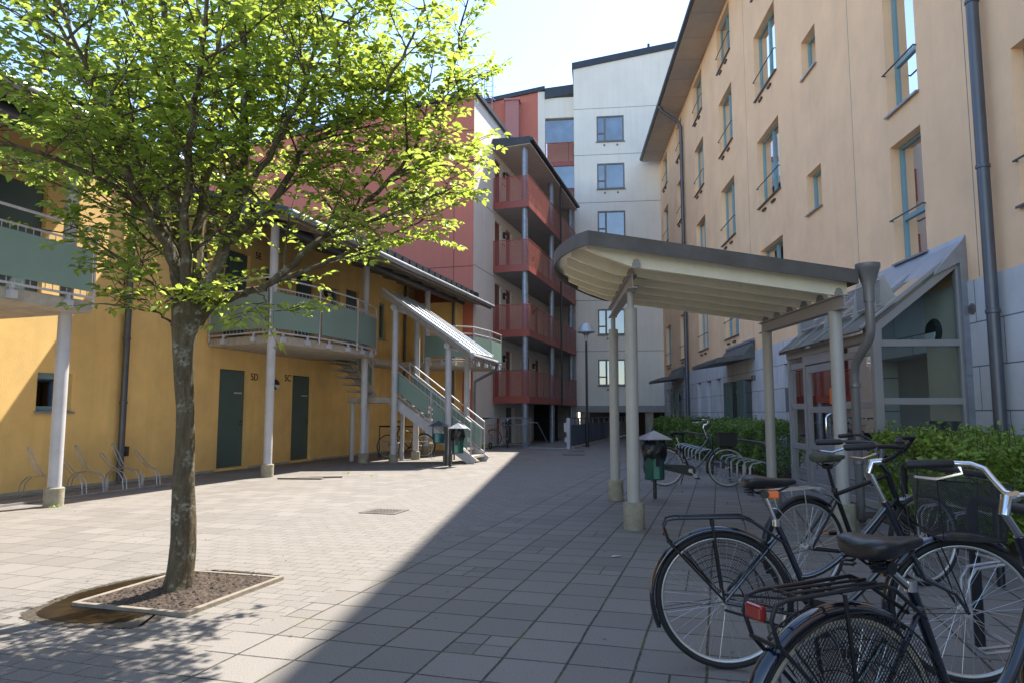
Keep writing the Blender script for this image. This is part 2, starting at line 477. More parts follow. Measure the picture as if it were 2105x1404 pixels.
def door(parent, u, v0, v1, z0, z1, mat, nside=1, handle=True, rec=.085, plate=False):
    d = build('door', MB().box(u - rec - .05, u - rec, v0 + .012, v1 - .012, z0 + .005, z1 - .012), mat, parent, bevel=.004)
    if handle:
        hy = v1 - .1 if nside > 0 else v0 + .1
        h = MB().lathe([(.024, 0), (.024, .016), (.001, .017)], (u - rec, hy, z0 + 1.05), 12, 'x')
        h.tube([(u - rec, hy, z0 + .98), (u - rec + .05, hy, z0 + .98), (u - rec + .05, hy - .11 * nside, z0 + .98)], .009, 6)
        build('handle', h, MT['lampblack'], d)
    if plate: build('name_plate', MB().box(u - rec, u - rec + .006, v1 - .38, v1 - .1, z0 + 1.7, z0 + 1.735), MT['plate'], d)
    return d
for a in doors: door(YB, UW, *a, MT['teal'], plate=True)
for a in updoors: door(YB, UW, *a, MT['teal'])
def wall_lamp(parent, c, nx, r=.13, name='wall_lamp'):
    """round bulkhead lamp; nx = direction it faces along u"""
    h = MB().lathe([(r, 0), (r, nx * .06), (r * .8, nx * .1), (r * .02, nx * .1)], c, 22, 'x')
    o = build(name, h, MT['lampblack'], parent)
    g_ = MB(); n = 14
    pts = [(c[0] + nx * .104, c[1] + r * .72 * math.cos(math.pi + math.pi * k / n), c[2] - .01 + r * .72 * math.sin(math.pi + math.pi * k / n)) for k in range(n + 1)]
    g_.extr(pts, (nx * .012, 0, 0)); build('lamp_glass', g_, MT['opal'], o)
    return o
for v, z in ((15.67, 2.03), (18.05, 4.75), (12.9, 4.6)): wall_lamp(YB, (UW, v, z), 1)
def swindow(parent, u, v0, v1, z0, z1, fm, gm, nx=1, rec=.12, mull=(), trans=(), sillm=None, sill=True, fw=.05, bar=None, vents=False, curtain=0):
    """window in a wall of constant u; room side is -nx"""
    x1 = u - nx * rec; x0 = x1 - nx * .06
    xa, xb = min(x0, x1), max(x0, x1)
    f = MB().box(xa, xb, v0, v0 + fw, z0, z1).box(xa, xb, v1 - fw, v1, z0, z1).box(xa, xb, v0 + fw, v1 - fw, z0, z0 + fw).box(xa, xb, v0 + fw, v1 - fw, z1 - fw, z1)
    for m_ in mull:
        vm = v0 + (v1 - v0) * m_; f.box(xa - .004, xb + .004, vm - .04, vm + .04, z0 + fw, z1 - fw)
    for t, a, c in trans:
        zt = z0 + (z1 - z0) * t; va, vb = v0 + (v1 - v0) * a, v0 + (v1 - v0) * c
        f.box(xa - .002, xb + .002, va + fw * .8, vb - fw * .8, zt - .035, zt + .035)
    w = build('window', f, fm, parent)
    xg = x1 - nx * .035
    build('pane', MB().quad((xg, v0 + .02, z0 + .02), (xg, v1 - .02, z0 + .02), (xg, v1 - .02, z1 - .02), (xg, v0 + .02, z1 - .02)), gm, w, smooth=False)
    if sill:
        s_ = MB().extr([(x1, v0 - .03, z0 + .03), (u + nx * .06, v0 - .03, z0 - .005), (u + nx * .06, v0 - .03, z0 - .035), (x1, v0 - .03, z0)], (0, v1 - v0 + .06, 0))
        build('sill', s_, sillm or MT['flash'], w, smooth=False)
    if curtain:
        r_ = random.Random(int(v0 * 97 + z0 * 31)); xc = x1 - nx * .22; cu = MB()
        for side in (0, 1):
            wd_ = (v1 - v0) * r_.uniform(.10, .30) if r_.random() < .85 else (v1 - v0) * .5
            if r_.random() < .2: continue
            n_ = 14
            for k in range(n_ + 1):
                vv = (v0 + wd_ * k / n_) if side == 0 else (v1 - wd_ * k / n_)
                xx = xc + .025 * math.sin(k * 1.9); cu.v += [(xx, vv, z0), (xx, vv, z1)]
            o__ = len(cu.v) - 2 * (n_ + 1)
            for k in range(n_): cu.f.append((o__ + 2 * k, o__ + 2 * k + 2, o__ + 2 * k + 3, o__ + 2 * k + 1))
        if cu.f: build_each('curtain', cu, MT['curtain'], w)
    if bar:
        g_ = MB().tube([(u + nx * .045, v0 - .03, bar), (u + nx * .045, v1 + .03, bar)], .014, 8)
        for vv in (v0 - .02, v1 + .02): g_.tube([(u, vv, bar), (u + nx * .045, vv, bar)], .012, 6)
        build('guard_rail', g_, MT['pipe'], w)
    if vents:
        g_ = MB()
        for t in (.3, .72): g_.box(min(u, u + nx * .05), max(u, u + nx * .05), v0 + (v1 - v0) * t - .14, v0 + (v1 - v0) * t + .14, z0 - .2, z0 - .15)
        build_each('vent', g_, MT['lampblack'], w, smooth=False)
    return w
for (a, b_, c, d) in smallw: swindow(YB, UW, a, b_, c, d, MT['tealframe'], MT['glass'], fw=.09)
def downpipe(parent, pts, r=.055, clips=(), mat=None, name='downpipe'):
    o = build(name, MB().tube(pts, r, 12), mat or MT['pipe'], parent)
    if clips:
        g_ = MB()
        for c in clips: g_.lathe([(r + .004, -.025), (r + .012, -.02), (r + .012, .02), (r + .004, .025)], c, 12)
        build_each('pipe_clip', g_, mat or MT['pipe'], o)
    return o
downpipe(YB, [(-10.76, 10.84, .05), (-10.76, 10.84, 6.0)], .06, [(-10.76, 10.84, z) for z in (.62, 1.5, 2.7, 4.1)])
bo = MB(); bo.box(-10.85, -10.71, 10.90, 10.98, .50, .68); build('pipe_hopper', bo, MT['lampblack'], YB)
downpipe(YB, [(-10.78, 23.3, .05), (-10.78, 23.3, 5.9)], .05)
b = MB().box(UW - .5, -8.95, 23.62, 24.34, 0, 5.25); build('end_wall', b, MT['yellow'], YB, smooth=False)
downpipe(YB, [(-9.02, 23.53, .05), (-9.02, 23.53, 5.2)], .05)
inn = MB().quad((UW - .7, -8, 0), (UW - .7, 24, 0), (UW - .7, 24, 6), (UW - .7, -8, 6)); build('room_dark_sheet', inn, MT['dark'], YB, smooth=False)  # near-black sheet close behind the windows, the rooms' shade painted in
UPZ = (0, 0, 1)
lettering('house_number', '5D', .24, MT['black_letters'], YB, (UW + .005, 14.72, 2.10), (0, 1, 0), UPZ)
lettering('house_number', '5C', .24, MT['black_letters'], YB, (UW + .005, 16.12, 2.14), (0, 1, 0), UPZ)
lettering('house_number', '5E', .24, MT['black_letters'], YB, (UW + .005, 14.74, 5.08), (0, 1, 0), UPZ)
# walkway columns with footings
for u, v in ((-9.04, 7.97), (-8.96, 12.80), (-9.06, 17.08), (-9.02, 21.2)):
    c = build('column', MB().tube([(u, v, .20), (u, v, 5.3)], .088, 18), MT['greypaint'], YB)
    build('footing', MB().lathe([(.128, 0), (.130, .25), (.118, .262), (.02, .262)], (u, v, 0), 22), MT['footing'], c)
# balconies
def balcony(poly, panels, tall=1.2, z=2.80, th=.17):
    """poly: slab outline; panels: consecutive outline points carrying the railing"""
    sl_ = build('balcony', MB().prism(poly, z, z + th), MT['concrete'], YB, smooth=False, bevel=.012)
    r = MB(); pn = []
    zt = z + th
    off = .07
    # offset rail line outward from slab centre
    cx = sum(p[0] for p in poly) / len(poly); cy = sum(p[1] for p in poly) / len(poly)
    pts = []
    for i, (x, y) in enumerate(panels):
        d = Vector((x - cx, y - cy)).normalized(); pts.append((x + d.x * off, y + d.y * off))
    for i in range(len(pts) - 1):
        (x0, y0), (x1, y1) = pts[i], pts[i + 1]
        r.tube([(x0, y0, zt + tall), (x1, y1, zt + tall)], .021, 8)
        r.tube([(x0, y0, zt + tall - .22), (x1, y1, zt + tall - .22)], .015, 8)
        r.tube([(x0, y0, zt + .05), (x1, y1, zt + .05)], .018, 8)
        L_ = math.hypot(x1 - x0, y1 - y0); n = max(2, int(L_ / .11))
        for k in range(1, n):
            t = k / n; x, y = x0 + (x1 - x0) * t, y0 + (y1 - y0) * t
            r.tube([(x, y, zt + .05), (x, y, zt + tall - .22)], .006, 5, cap=False)
        dx, dy = (x1 - x0) / L_, (y1 - y0) / L_
        nx, ny = dy, -dx
        if nx * (x0 - cx) + ny * (y0 - cy) < 0: nx, ny = -nx, -ny
        a = (x0 + dx * .06 + nx * .022, y0 + dy * .06 + ny * .022); c = (x1 - dx * .06 + nx * .022, y1 - dy * .06 + ny * .022)
        pn.append(MB().beam((a[0], a[1], zt + .13 + (tall - .44) / 2), (c[0], c[1], zt + .13 + (tall - .44) / 2), .012, tall - .44))
        for t in (.25, .75):
            x, y = x0 + (x1 - x0) * t, y0 + (y1 - y0) * t
            r.beam((x, y, zt - .12), (x, y, zt + .05), .035, .05); r.box(x - .05, x + .05, y - .05, y + .05, zt - .14, zt - .04)
    for x, y in pts: r.tube([(x, y, zt - .08), (x, y, zt + tall)], .02, 8)
    build('railing', r, MT['greypaint'], sl_)
    for q in pn: build('railing_panel', q, MT['greenpanel'], sl_, smooth=False)
    return sl_
balcony([(UW + .01, 1.0), (-8.74, 1.0), (-8.74, 8.14), (UW + .01, 8.28)], [(-8.74, 1.0), (-8.74, 2.8), (-8.74, 4.6), (-8.74, 6.4), (-8.74, 8.06)], tall=1.05, z=2.74, th=.17)
balcony([(UW + .01, 13.2), (-8.92, 12.72), (-8.70, 14.2), (-8.68, 15.8), (-8.88, 17.25), (UW + .01, 17.45)], [(UW + .1, 13.2), (-8.92, 12.72), (-8.70, 14.2), (-8.68, 15.8), (-8.88, 17.25)], z=2.76)
balcony([(UW + .01, 21.2), (-8.3, 21.2), (-7.65, 21.7), (-7.5, 24.2), (UW + .01, 24.2)], [(-9.1, 21.2), (-8.3, 21.2), (-7.65, 21.7), (-7.5, 22.9), (-7.5, 24.2)], tall=1.1)
wk = MB().box(UW + .01, -10.1, 17.46, 21.18, 2.80, 2.97)
build('walkway_slab', wk, MT['concrete'], YB, smooth=False)

# ================================================================= STAIR AND ITS ROOF
ST = thing('outdoor_stair', 'concrete tread stair with green panelled railings rising to the yellow walkway', 'stairs', (-7.2, 18, 0), 'L')
V0, V1 = 17.55, 18.6
def flight(u0, z0, u1, z1, n, near=True):
    """treads from (u0,z0) bottom to (u1,z1) top, running along -u"""
    t_ = MB()
    for k in range(n):
        f = (k + .5) / n; u = u0 + (u1 - u0) * f; z = z0 + (z1 - z0) * (k + 1) / n
        t_.box(u - .15, u + .15, V0 + .05, V1 - .05, z - .055, z)
    build_each('tread', t_, MT['concrete'], ST, smooth=False)
    s_ = MB()
    for v in ((V0, V1) if near else (V1,)): s_.beam((u0 + .08, v, z0 + .02), (u1 - .05, v, z1 - .06), .03, .24)
    build_each('stringer', s_, MT['greypaint'], ST, smooth=False)
    for v, sgn in (((V0 - .03, -1), (V1 + .03, 1)) if near else ((V1 + .03, 1),)):
        r = MB()
        r.tube([(u0, v, z0 + 1.07), (u1, v, z1 + 1.0)], .02, 8); r.tube([(u0, v, z0 + .85), (u1, v, z1 + .8)], .014, 8); r.tube([(u0, v, z0 + .25), (u1, v, z1 + .18)], .014, 8)
        m_ = max(2, int(abs(u1 - u0) / .115))
        for k in range(1, m_):
            f = k / m_; u = u0 + (u1 - u0) * f
            r.tube([(u, v, z0 + .25 + (z1 - z0 - .07) * f), (u, v, z0 + .85 + (z1 - z0 - .05) * f)], .006, 5, cap=False)
        for f in (0, .5, 1):
            u = u0 + (u1 - u0) * f; r.tube([(u, v, z0 + (z1 - z0) * f), (u, v, z0 + 1.07 + (z1 - z0 - .07) * f)], .02, 8)
        build('railing', r, MT['greypaint'], ST)
        for f0, f1 in ((.04, .47), (.53, .96)):
            q = MB(); ua, ub = u0 + (u1 - u0) * f0, u0 + (u1 - u0) * f1; za, zb = z0 + (z1 - z0) * f0, z0 + (z1 - z0) * f1
            q.extr([(ua, v + sgn * .02, za + .3), (ub, v + sgn * .02, zb + .25), (ub, v + sgn * .02, zb + .76), (ua, v + sgn * .02, za + .81)], (0, sgn * .012, 0))
            build('railing_panel', q, MT['greenpanel'], ST, smooth=False)
flight(-6.2, 0, -8.45, 1.73, 9)
flight(-9.62, 1.73, -10.62, 2.95, 6, False)
build('landing', MB().box(-9.8, -8.42, V0 - .02, V1 + .02, 1.58, 1.73), MT['concrete'], ST, smooth=False, bevel=.01)
lp = MB()
for u, v in ((-9.7, V0 + .1), (-9.7, V1 - .1), (-8.6, V1 - .1)): lp.tube([(u, v, 0), (u, v, 1.58)], .06, 12)
build_each('landing_post', lp, MT['greypaint'], ST)
SC = thing('stair_canopy', 'sloping seamed metal roof on four grey posts above the stair', 'canopy', (-7.4, 18, 0), 'L')
def zc(u): return 2.80 + (-6.12 - u) * .69
cp = MB().extr([(-6.1, 17.15, zc(-6.1)), (-8.62, 17.15, zc(-8.62)), (-8.62, 17.15, zc(-8.62) + .09), (-6.1, 17.15, zc(-6.1) + .09)], (0, 1.95, 0))
for v in (17.17, 17.7, 18.2, 18.7, 19.08): cp.beam((-6.1, v, zc(-6.1) + .11), (-8.62, v, zc(-8.62) + .11), .03, .05)
MT['seam'] = mk('bare_zinc_roof', (.62, .63, .65), .42, metal=1, var=.12, vs=3)
build('roof_sheet', cp, MT['seam'], SC, smooth=False)
fs = MB(); fs.beam((-6.1, 17.12, zc(-6.1) - .03), (-8.66, 17.12, zc(-8.66) - .03), .03, .13); fs.beam((-6.1, 19.13, zc(-6.1) - .03), (-8.66, 19.13, zc(-8.66) - .03), .03, .13)
for v in (17.5, 18.0, 18.5, 18.95): fs.beam((-6.0, v, zc(-6.0) - .07), (-8.6, v, zc(-8.6) - .07), .05, .1)
build_each('rafter', fs, MT['timber'], SC, smooth=False)
gt = MB().tube([(-6.03, 17.1, 2.76), (-6.03, 19.2, 2.72)], .065, 10); build('gutter', gt, MT['flash'], SC)
for u in (-8.31, -6.77):
    build('cross_tube', MB().tube([(u, 17.22, zc(u) - .20), (u, 19.0, zc(u) - .20)], .085, 16), MT['greypaint'], SC)
    for v in (17.35, 18.8):
        c = build('post', MB().tube([(u, v, .18), (u, v, zc(u) - .22)], .085, 16), MT['greypaint'], SC)
        build('footing', MB().lathe([(.122, 0), (.124, .22), (.112, .232), (.02, .232)], (u, v, 0), 20), MT['footing'], c)
downpipe(SC, [(-6.0, 19.2, 2.7), (-6.05, 19.15, 2.5), (-6.6, 18.98, 2.2), (-6.62, 18.97, 2.05), (-6.62, 18.97, .1)], .042)

# ================================================================= RED AND WHITE GALLERY BUILDING
GB = thing('gallery_building', 'red and white block with stacked red access galleries on round grey columns', 'building', (-8.57, 24.39, 0), 'L')
UG, UO, VG0, VG1, VR = -8.57, -7.08, 26.75, 36.4, 24.39
ztop = lambda u: 13.28 + (u - UG) * .105
b = MB()
b.poly([(UG, VR, 0), (UG, VR, 13.28), (-34, VR, ztop(-34)), (-34, VR, 0)])
rw = build('wall', b, MT['red'], GB, smooth=False)
jn = MB()
for u in (-9.35, -13.2, -17): jn.box(u - .012, u + .012, VR - .004, VR, 0, ztop(u) - .02)
for z in (4.1, 6.7, 9.3, 11.9): jn.box(-34, UG - .0, VR - .006, VR, z - .012, z + .012)
MT['jred'] = mk('red_joint', (.20, .06, .05), .9)
build('panel_joints', jn, MT['jred'], rw, smooth=False)
# white gallery wall with door openings
gdoors = []
for lv in range(5):
    zf = 1.9 + 2.6 * lv
    for v in (27.0, 28.58, 31.9, 33.6):
        if lv < 4: gdoors.append((v, v + .86, zf, zf + 2.02))
hz = [(a, b_, c, d, .10) for a, b_, c, d in gdoors] + [(27.3, 28.1, .05, 1.1, .15), (28.6, 29.9, 0.02, 1.55, .2)]
b = MB().face_grid((UG, 0, 0), (0, 1, 0), (0, 0, 1), (-1, 0, 0), VR, 38.5, 0, 13.28, hz)
b.quad((UG, VR, 13.28), (UG, 38.5, 13.28), (UG, 38.5, 14.0), (UG, VR, 13.28))
build('gallery_wall', b, MT['white'], GB)
jn = MB()
for z in (4.15, 6.75, 9.35): jn.box(UG, UG + .004, VR, 27, z - .012, z + .012)
MT['jwhite'] = mk('grey_joint', (.25, .24, .23), .9)
build('wall_joints', jn, MT['jwhite'], GB, smooth=False)
b = MB().extr([(UG + .12, VR - .1, 13.30), (UG + .12, 38.5, 13.30), (UG - .02, 38.5, 13.30), (UG - .02, VR - .1, 13.30)], (0, 0, .16))
b.extr([(UG + .08, VR - .1, ztop(UG) + .03), (-34, VR - .1, ztop(-34) + .03), (-34, VR - .1, ztop(-34) + .22), (UG + .08, VR - .1, ztop(UG) + .22)], (0, 14.2, 0))
build('roof', b, MT['roof'], GB, smooth=False)
b = MB().quad((UG, 38.5, 0), (UG, 38.5, 13.3), (-34, 38.5, 11), (-34, 38.5, 0)); build('back_wall', b, MT['white'], GB, smooth=False)
for i, (a, b_, c, d) in enumerate(gdoors): door(GB, UG, a, b_, c, d, MT['reddoor'], handle=False)
build('cellar_door', MB().box(UG - .2, UG - .15, 28.6, 29.9, .02, 1.53), MT['brownframe'], GB, smooth=False)
# red balconies one floor each
for lv in range(4):
    zf = 1.9 + 2.6 * lv
    sl_ = build('gallery_slab', MB().box(UG + .01, UO - .02, VG0 + .02, VG1, zf - .2, zf), MT['greysoffit'], GB, smooth=False, bevel=.01)
    f = MB(); zr = zf + 1.06
    for z in (zr, ):
        f.tube([(UG + .02, VG0, z), (UO, VG0, z), (UO, VG1, z)], .024, 8)
    f.beam((UG + .02, VG0 - .002, zf - .07), (UO, VG0 - .002, zf - .07), .012, .28); f.beam((UO + .002, VG0, zf - .07), (UO + .002, VG1, zf - .07), .012, .28)
    for v in np.arange(VG0, VG1, 1.18): f.beam((UO + .0, v, zf - .2), (UO + .0, v, zr), .03, .03, (1, 0, 0))
    for u in (UG + .04, UG + .75, UO - .28): f.beam((u, VG0, zf - .2), (u, VG0, zr), .03, .03, (1, 0, 0))
    build('railing', f, MT['redrail'], sl_)
    q = MB().quad((UG + .03, VG0 - .012, zf + .05), (UO, VG0 - .012, zf + .05), (UO, VG0 - .012, zr - .05), (UG + .03, VG0 - .012, zr - .05))
    q.quad((UO + .012, VG0, zf + .05), (UO + .012, VG1, zf + .05), (UO + .012, VG1, zr - .05), (UO + .012, VG0, zr - .05))
    build('railing_panel', q, MT['redmesh'], sl_, smooth=False)
    for v in (28.2, 33.1): wall_lamp(GB, (UG, v, zf + 1.66), 1, .14)
    iv = MB()
    for v in (28.05, 28.3): iv.box(UG, UG + .02, v - .03, v + .03, zf + 1.2, zf + 1.28)
    build_each('doorbell', iv, MT['lampblack'], GB, smooth=False)
gr = MB().extr([(UG + .01, VG0 - .12, 11.95), (UO + .1, VG0 - .12, 12.02), (UO + .1, VG0 - .12, 12.10), (UG + .01, VG0 - .12, 12.03)], (0, VG1 - VG0 + .2, 0))
grs = build('gallery_roof', gr, MT['soffit'], GB, smooth=False)
fa = MB().extr([(UG + .01, VG0 - .16, 11.98), (UO + .12, VG0 - .16, 12.06), (UO + .12, VG0 - .16, 12.34), (UG + .01, VG0 - .16, 12.26)], (0, .05, 0))
fa.extr([(UG + .01, VG0 - .12, 12.1), (UO + .12, VG0 - .12, 12.14), (UO + .12, VG0 - .12, 12.32), (UG + .01, VG0 - .12, 12.4)], (0, VG1 - VG0 + .2, 0))
build('roof_edge', fa, MT['roof'], grs, smooth=False)
build('gutter', MB().tube([(UO + .17, VG0 - .15, 12.22), (UO + .17, VG1 + .1, 12.22)], .075, 10), MT['roof'], grs)
for v in (26.98, 31.65, 36.1):
    build('column', MB().tube([(UO - .22, v, 0), (UO - .22, v, 12.0)], .12, 18), MT['bluegalv'], GB)
downpipe(GB, [(UO + .14, 32.3, 12.2), (UO + .1, 32.3, 11.7), (UO + .1, 32.3, 1.6)], .045, mat=MT['lampblack'])
build('end_wall', MB().box(UG, UO - .05, VG1 + .02, VG1 + .15, 0, 12.0), MT['greysoffit'], GB, smooth=False)
build('cellar_wall', MB().box(-8.55, -7.4, 33.2, 33.3, 0, 1.7), MT['dark'], GB, smooth=False)

# ================================================================= WHITE TOWER BLOCK
TB = thing('tower_block', 'tall pale white apartment block closing the courtyard with a sloping roof', 'building', (0, 37.9, 0), 'B')
VT = 37.9
tw = [(0.02, 1.50, 16.05, 17.5), (0.02, 1.50, 13.38, 14.82), (0.02, 1.5, 10.72, 12.16), (0.0, 1.48, 8.07, 9.5), (-.03, 1.42, 5.43, 6.8), (-.05, 1.40, 2.75, 4.14)]
tt = lambda u: 20.28 + (u + 1.2) * .155
b = MB().face_grid((0, VT, 0), (1, 0, 0), (0, 0, 1), (0, 1, 0), -1.22, 9.0, 1.70, 20.28, [(a, b_, c, d, .07) for a, b_, c, d in tw])
b.poly([(-1.22, VT, 20.28), (9.0, VT, 20.28), (9.0, VT, tt(9.0))])
b.poly([(-1.22, VT, 1.7), (-1.22, VT, 20.28), (-1.22, VT + 9, 20.28), (-1.22, VT + 9, 1.7)])
b.poly([(9, VT, 1.7), (9, VT + 9, 1.7), (9, VT + 9, tt(9)), (9, VT, tt(9))])
build('wall', b, MT['white'], TB, smooth=False)
jn = MB()
for z in (4.57, 7.28, 9.95, 12.65, 15.32, 17.95): jn.box(-1.22, 9, VT - .004, VT, z - .014, z + .014)
build('wall_joints', jn, MT['jwhite'], TB, smooth=False)
b = MB().extr([(-1.3, VT - .08, tt(-1.3)), (9.1, VT - .08, tt(9.1)), (9.1, VT - .08, tt(9.1) + .36), (-1.3, VT - .08, tt(-1.3) + .36)], (0, 9.2, 0))
rf_ = build('roof', b, MT['roof'], TB, smooth=False)
build('roof_pipe', MB().tube([(2.95, VT + .5, 21.0), (2.95, VT + .5, 21.75)], .07, 10), MT['roof'], rf_)
build('edge_beam', MB().box(-1.22, 9, VT - .03, VT + .3, 1.36, 1.70), MT['greysoffit'], TB, smooth=False)
for i, (a, b_, c, d) in enumerate(tw):
    f = MB(); y0, y1 = VT + .01, VT + .07; w_ = .075; vm = a + (b_ - a) * .30; zm = c + (d - c) * .33
    f.box(a, a + w_, y0, y1, c, d).box(b_ - w_, b_, y0, y1, c, d).box(a + w_, b_ - w_, y0, y1, c, c + w_).box(a + w_, b_ - w_, y0, y1, d - w_, d)
    f.box(vm - .05, vm + .05, y0 - .003, y1 + .003, c + w_, d - w_)
    f.box(a + w_, vm - .05, y0, y1, zm - .035, zm + .035)
    w = build('window', f, MT['brownframe'], TB, smooth=False)
    build('pane', MB().quad((a + .03, y1 - .02, c + .03), (b_ - .03, y1 - .02, c + .03), (b_ - .03, y1 - .02, d - .03), (a + .03, y1 - .02, d - .03)), MT['glass_back'], w, smooth=False)
    build('sill', MB().box(a - .05, b_ + .05, VT - .06, VT + .01, c - .05, c - .01), MT['brownframe'], w, smooth=False)
    vv = MB()
    for t in ((.28, .75) if i < 4 else (.35,)):
        x = a + (b_ - a) * t; vv.box(x - .05, x + .05, VT - .02, VT, c - .26, c - .16)
    build_each('vent', vv, MT['brownframe'], w, smooth=False)
cl = MB()
for u in (-.75, 2.6): cl.tube([(u, VT + .45, 0), (u, VT + .45, 1.4)], .22, 16)
build_each('column', cl, MT['concrete'], TB)
iw = MB().box(-1.2, 9, VT + 6.5, VT + 6.6, 0, 1.7); build('passage_wall', iw, MT['dark'], TB, smooth=False)  # passage wall and ceiling near-black, shade of the opening put into colour
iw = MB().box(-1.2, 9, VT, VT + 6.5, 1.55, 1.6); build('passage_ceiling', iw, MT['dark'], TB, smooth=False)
wallL = thing('rear_red_block', 'red rendered block behind the galleries with glazed corner balconies and dark sloping roof', 'building', (-3, 38.6, 0), 'B')
V2 = 38.6
rt = lambda u: 18.92 + (u + 6.16) * .165
b = MB().poly([(-12, V2, 0), (-3.26, V2, 0), (-3.26, V2, rt(-3.26)), (-12, V2, rt(-12))]); build('wall', b, MT['red'], wallL, smooth=False)
b = MB().box(-3.26, -2.86, V2 - .02, V2 + .3, 0, rt(-3.2)); b.box(-2.86, -1.22, V2 + 0, V2 + .1, 17.83, 19.0)
b.box(-2.86, -1.2, V2 + 1.6, V2 + 1.7, 0, 18)
build('white_strip', b, MT['white'], wallL, smooth=False)
b = MB().extr([(-12, V2 - .12, rt(-12)), (-2.86, V2 - .12, rt(-2.86)), (-2.86, V2 - .12, rt(-2.86) + .24), (-12, V2 - .12, rt(-12) + .24)], (0, 7, 0))
b.extr([(-2.86, V2 - .12, 18.95), (-1.22, V2 - .12, 19.18), (-1.22, V2 - .12, 19.7), (-2.86, V2 - .12, 19.55)], (0, 7, 0))
build('roof', b, MT['roof'], wallL, smooth=False)
cbx = MB().box(-5.05, -4.3, V2 - .55, V2, 8, 18.75).box(-5.12, -4.23, V2 - .62, V2, 18.75, 18.86)
build('duct', cbx, MT['pinkred'], wallL, smooth=False)
for zf in (15.2, 12.55):
    s_ = build('balcony', MB().box(-2.86, -1.24, V2 - .06, V2 + 1.6, zf - .18, zf + .02), MT['greysoffit'], wallL, smooth=False)
    f = MB().tube([(-2.84, V2 - .05, zf + 1.15), (-1.26, V2 - .05, zf + 1.15)], .025, 8)
    for u in (-2.82, -1.55, -1.27): f.beam((u, V2 - .05, zf - .1), (u, V2 - .05, zf + 1.15), .03, .03, (1, 0, 0))
    f.box(-2.86, -1.24, V2 - .085, V2 - .07, zf - .2, zf + .06)
    build('railing', f, MT['redrail'], s_)
    build('railing_panel', MB().quad((-2.83, V2 - .065, zf + .05), (-1.27, V2 - .065, zf + .05), (-1.27, V2 - .065, zf + 1.1), (-2.83, V2 - .065, zf + 1.1)), MT['redmesh'], s_, smooth=False)
    build('balcony_glass', MB().quad((-2.84, V2 - .02, zf + 1.18), (-1.25, V2 - .02, zf + 1.18), (-1.25, V2 - .02, zf + 2.45), (-2.84, V2 - .02, zf + 2.45)), MT['glass_back'], s_, smooth=False)
ld = MB()
for u in (-6.3, -5.85): ld.tube([(u, V2 - .2, 15), (u, V2 - .2, 20.6)], .025, 6)
for z in np.arange(18.6, 20.5, .3): ld.tube([(-6.3, V2 - .2, z), (-5.85, V2 - .2, z)], .014, 6)
for z in (18.9, 19.7, 20.5):
    ld.tube([(-6.075 + .42 * math.cos(a), V2 - .2 - .55 * abs(math.sin(a)), z) for a in np.linspace(0, math.pi, 11)], .016, 6)
for a in (.6, 1.57, 2.5): ld.tube([(-6.075 + .42 * math.cos(a), V2 - .2 - .55 * math.sin(a), z) for z in (18.9, 20.5)], .013, 6)
build('roof_ladder', ld, MT['bluegalv'], wallL)

# ================================================================= RIGHT PEACH BUILDING
PB = thing('peach_building', 'long four storey peach rendered apartment block with grey stone plinth and blue green windows', 'building', (5.5, 20, 0), 'R')
UR, VE = 5.5, 37.65
wins = []
rows = [(3.70, 5.66), (6.85, 8.71), (9.90, 11.75), (12.86, 14.45)]
cols = {'C': (17.5, 19.4), 'D': (22.0, 23.8), 'E': (26.45, 28.17), 'F': (30.92, 32.4), 'G': (35.2, 36.7)}
for k, (a, b_) in cols.items():
    for c, d in rows: wins.append((a, b_, c, d, 'double'))
for c, d in ((3.71, 5.66), (6.2, 8.46), (9.3, 11.5)): wins.append((10.8, 11.8, c, d, 'tall'))
for c, d in ((5.62, 6.51), (8.72, 9.6), (11.8, 12.7)): wins.append((14.84, 15.7, c, d, 'small'))
for c, d in ((3.75, 5.7), (6.85, 8.7)): wins.append((6.9, 8.62, c, d, 'double'))
REC = .17
b = MB().face_grid((UR, 0, 0), (0, 1, 0), (0, 0, 1), (1, 0, 0), -10, VE, 3.05, 14.75, [(a, b_, c, d, REC + .05) for a, b_, c, d, t in wins])
b.quad((UR, VE, 0), (UR + 13, VE, 0), (UR + 13, VE, 15), (UR, VE, 14.75)); b.quad((UR, -10, 0), (UR, -10, 14.75), (UR + 13, -10, 15), (UR + 13, -10, 0))
build('wall', b, MT['peach'], PB)
def plinth_mat():
    m, nt, p, out = nodes('grey_stone_plinth')
    co = objco(nt); sx = N(nt, 'SeparateXYZ'); nt.links.new(co, sx.inputs[0])
    cv = N(nt, 'CombineXYZ'); nt.links.new(sx.outputs[1], cv.inputs[0]); nt.links.new(math_(nt, 'ADD', sx.outputs[2], -.185 + .575), cv.inputs[1])
    br = N(nt, 'TexBrick', offset=.5); nt.links.new(cv.outputs[0], br.inputs['Vector'])
    for k, v in (('Scale', 1), ('Mortar Size', .009), ('Mortar Smooth', .2), ('Brick Width', 1.15), ('Row Height', .575)): br.inputs[k].default_value = v
    br.inputs['Color1'].default_value = (.53, .52, .535, 1); br.inputs['Color2'].default_value = (.58, .57, .59, 1); br.inputs['Mortar'].default_value = (.16, .16, .165, 1)
    nn = noise(nt, co, 1.6, 6)
    c = mixc(nt, math_(nt, 'MULTIPLY', ramp(nt, nn, .45, .75), .3), br.outputs[0], (.22, .21, .20))
    nt.links.new(c, p.inputs['Base Color']); p.inputs['Roughness'].default_value = .8
    bumpn(nt, p, math_(nt, 'MULTIPLY_ADD', br.outputs[1], -1.0, math_(nt, 'MULTIPLY', noise(nt, co, 70, 3), .25)), .6, .012)
    return m
MT['plinth'] = plinth_mat()
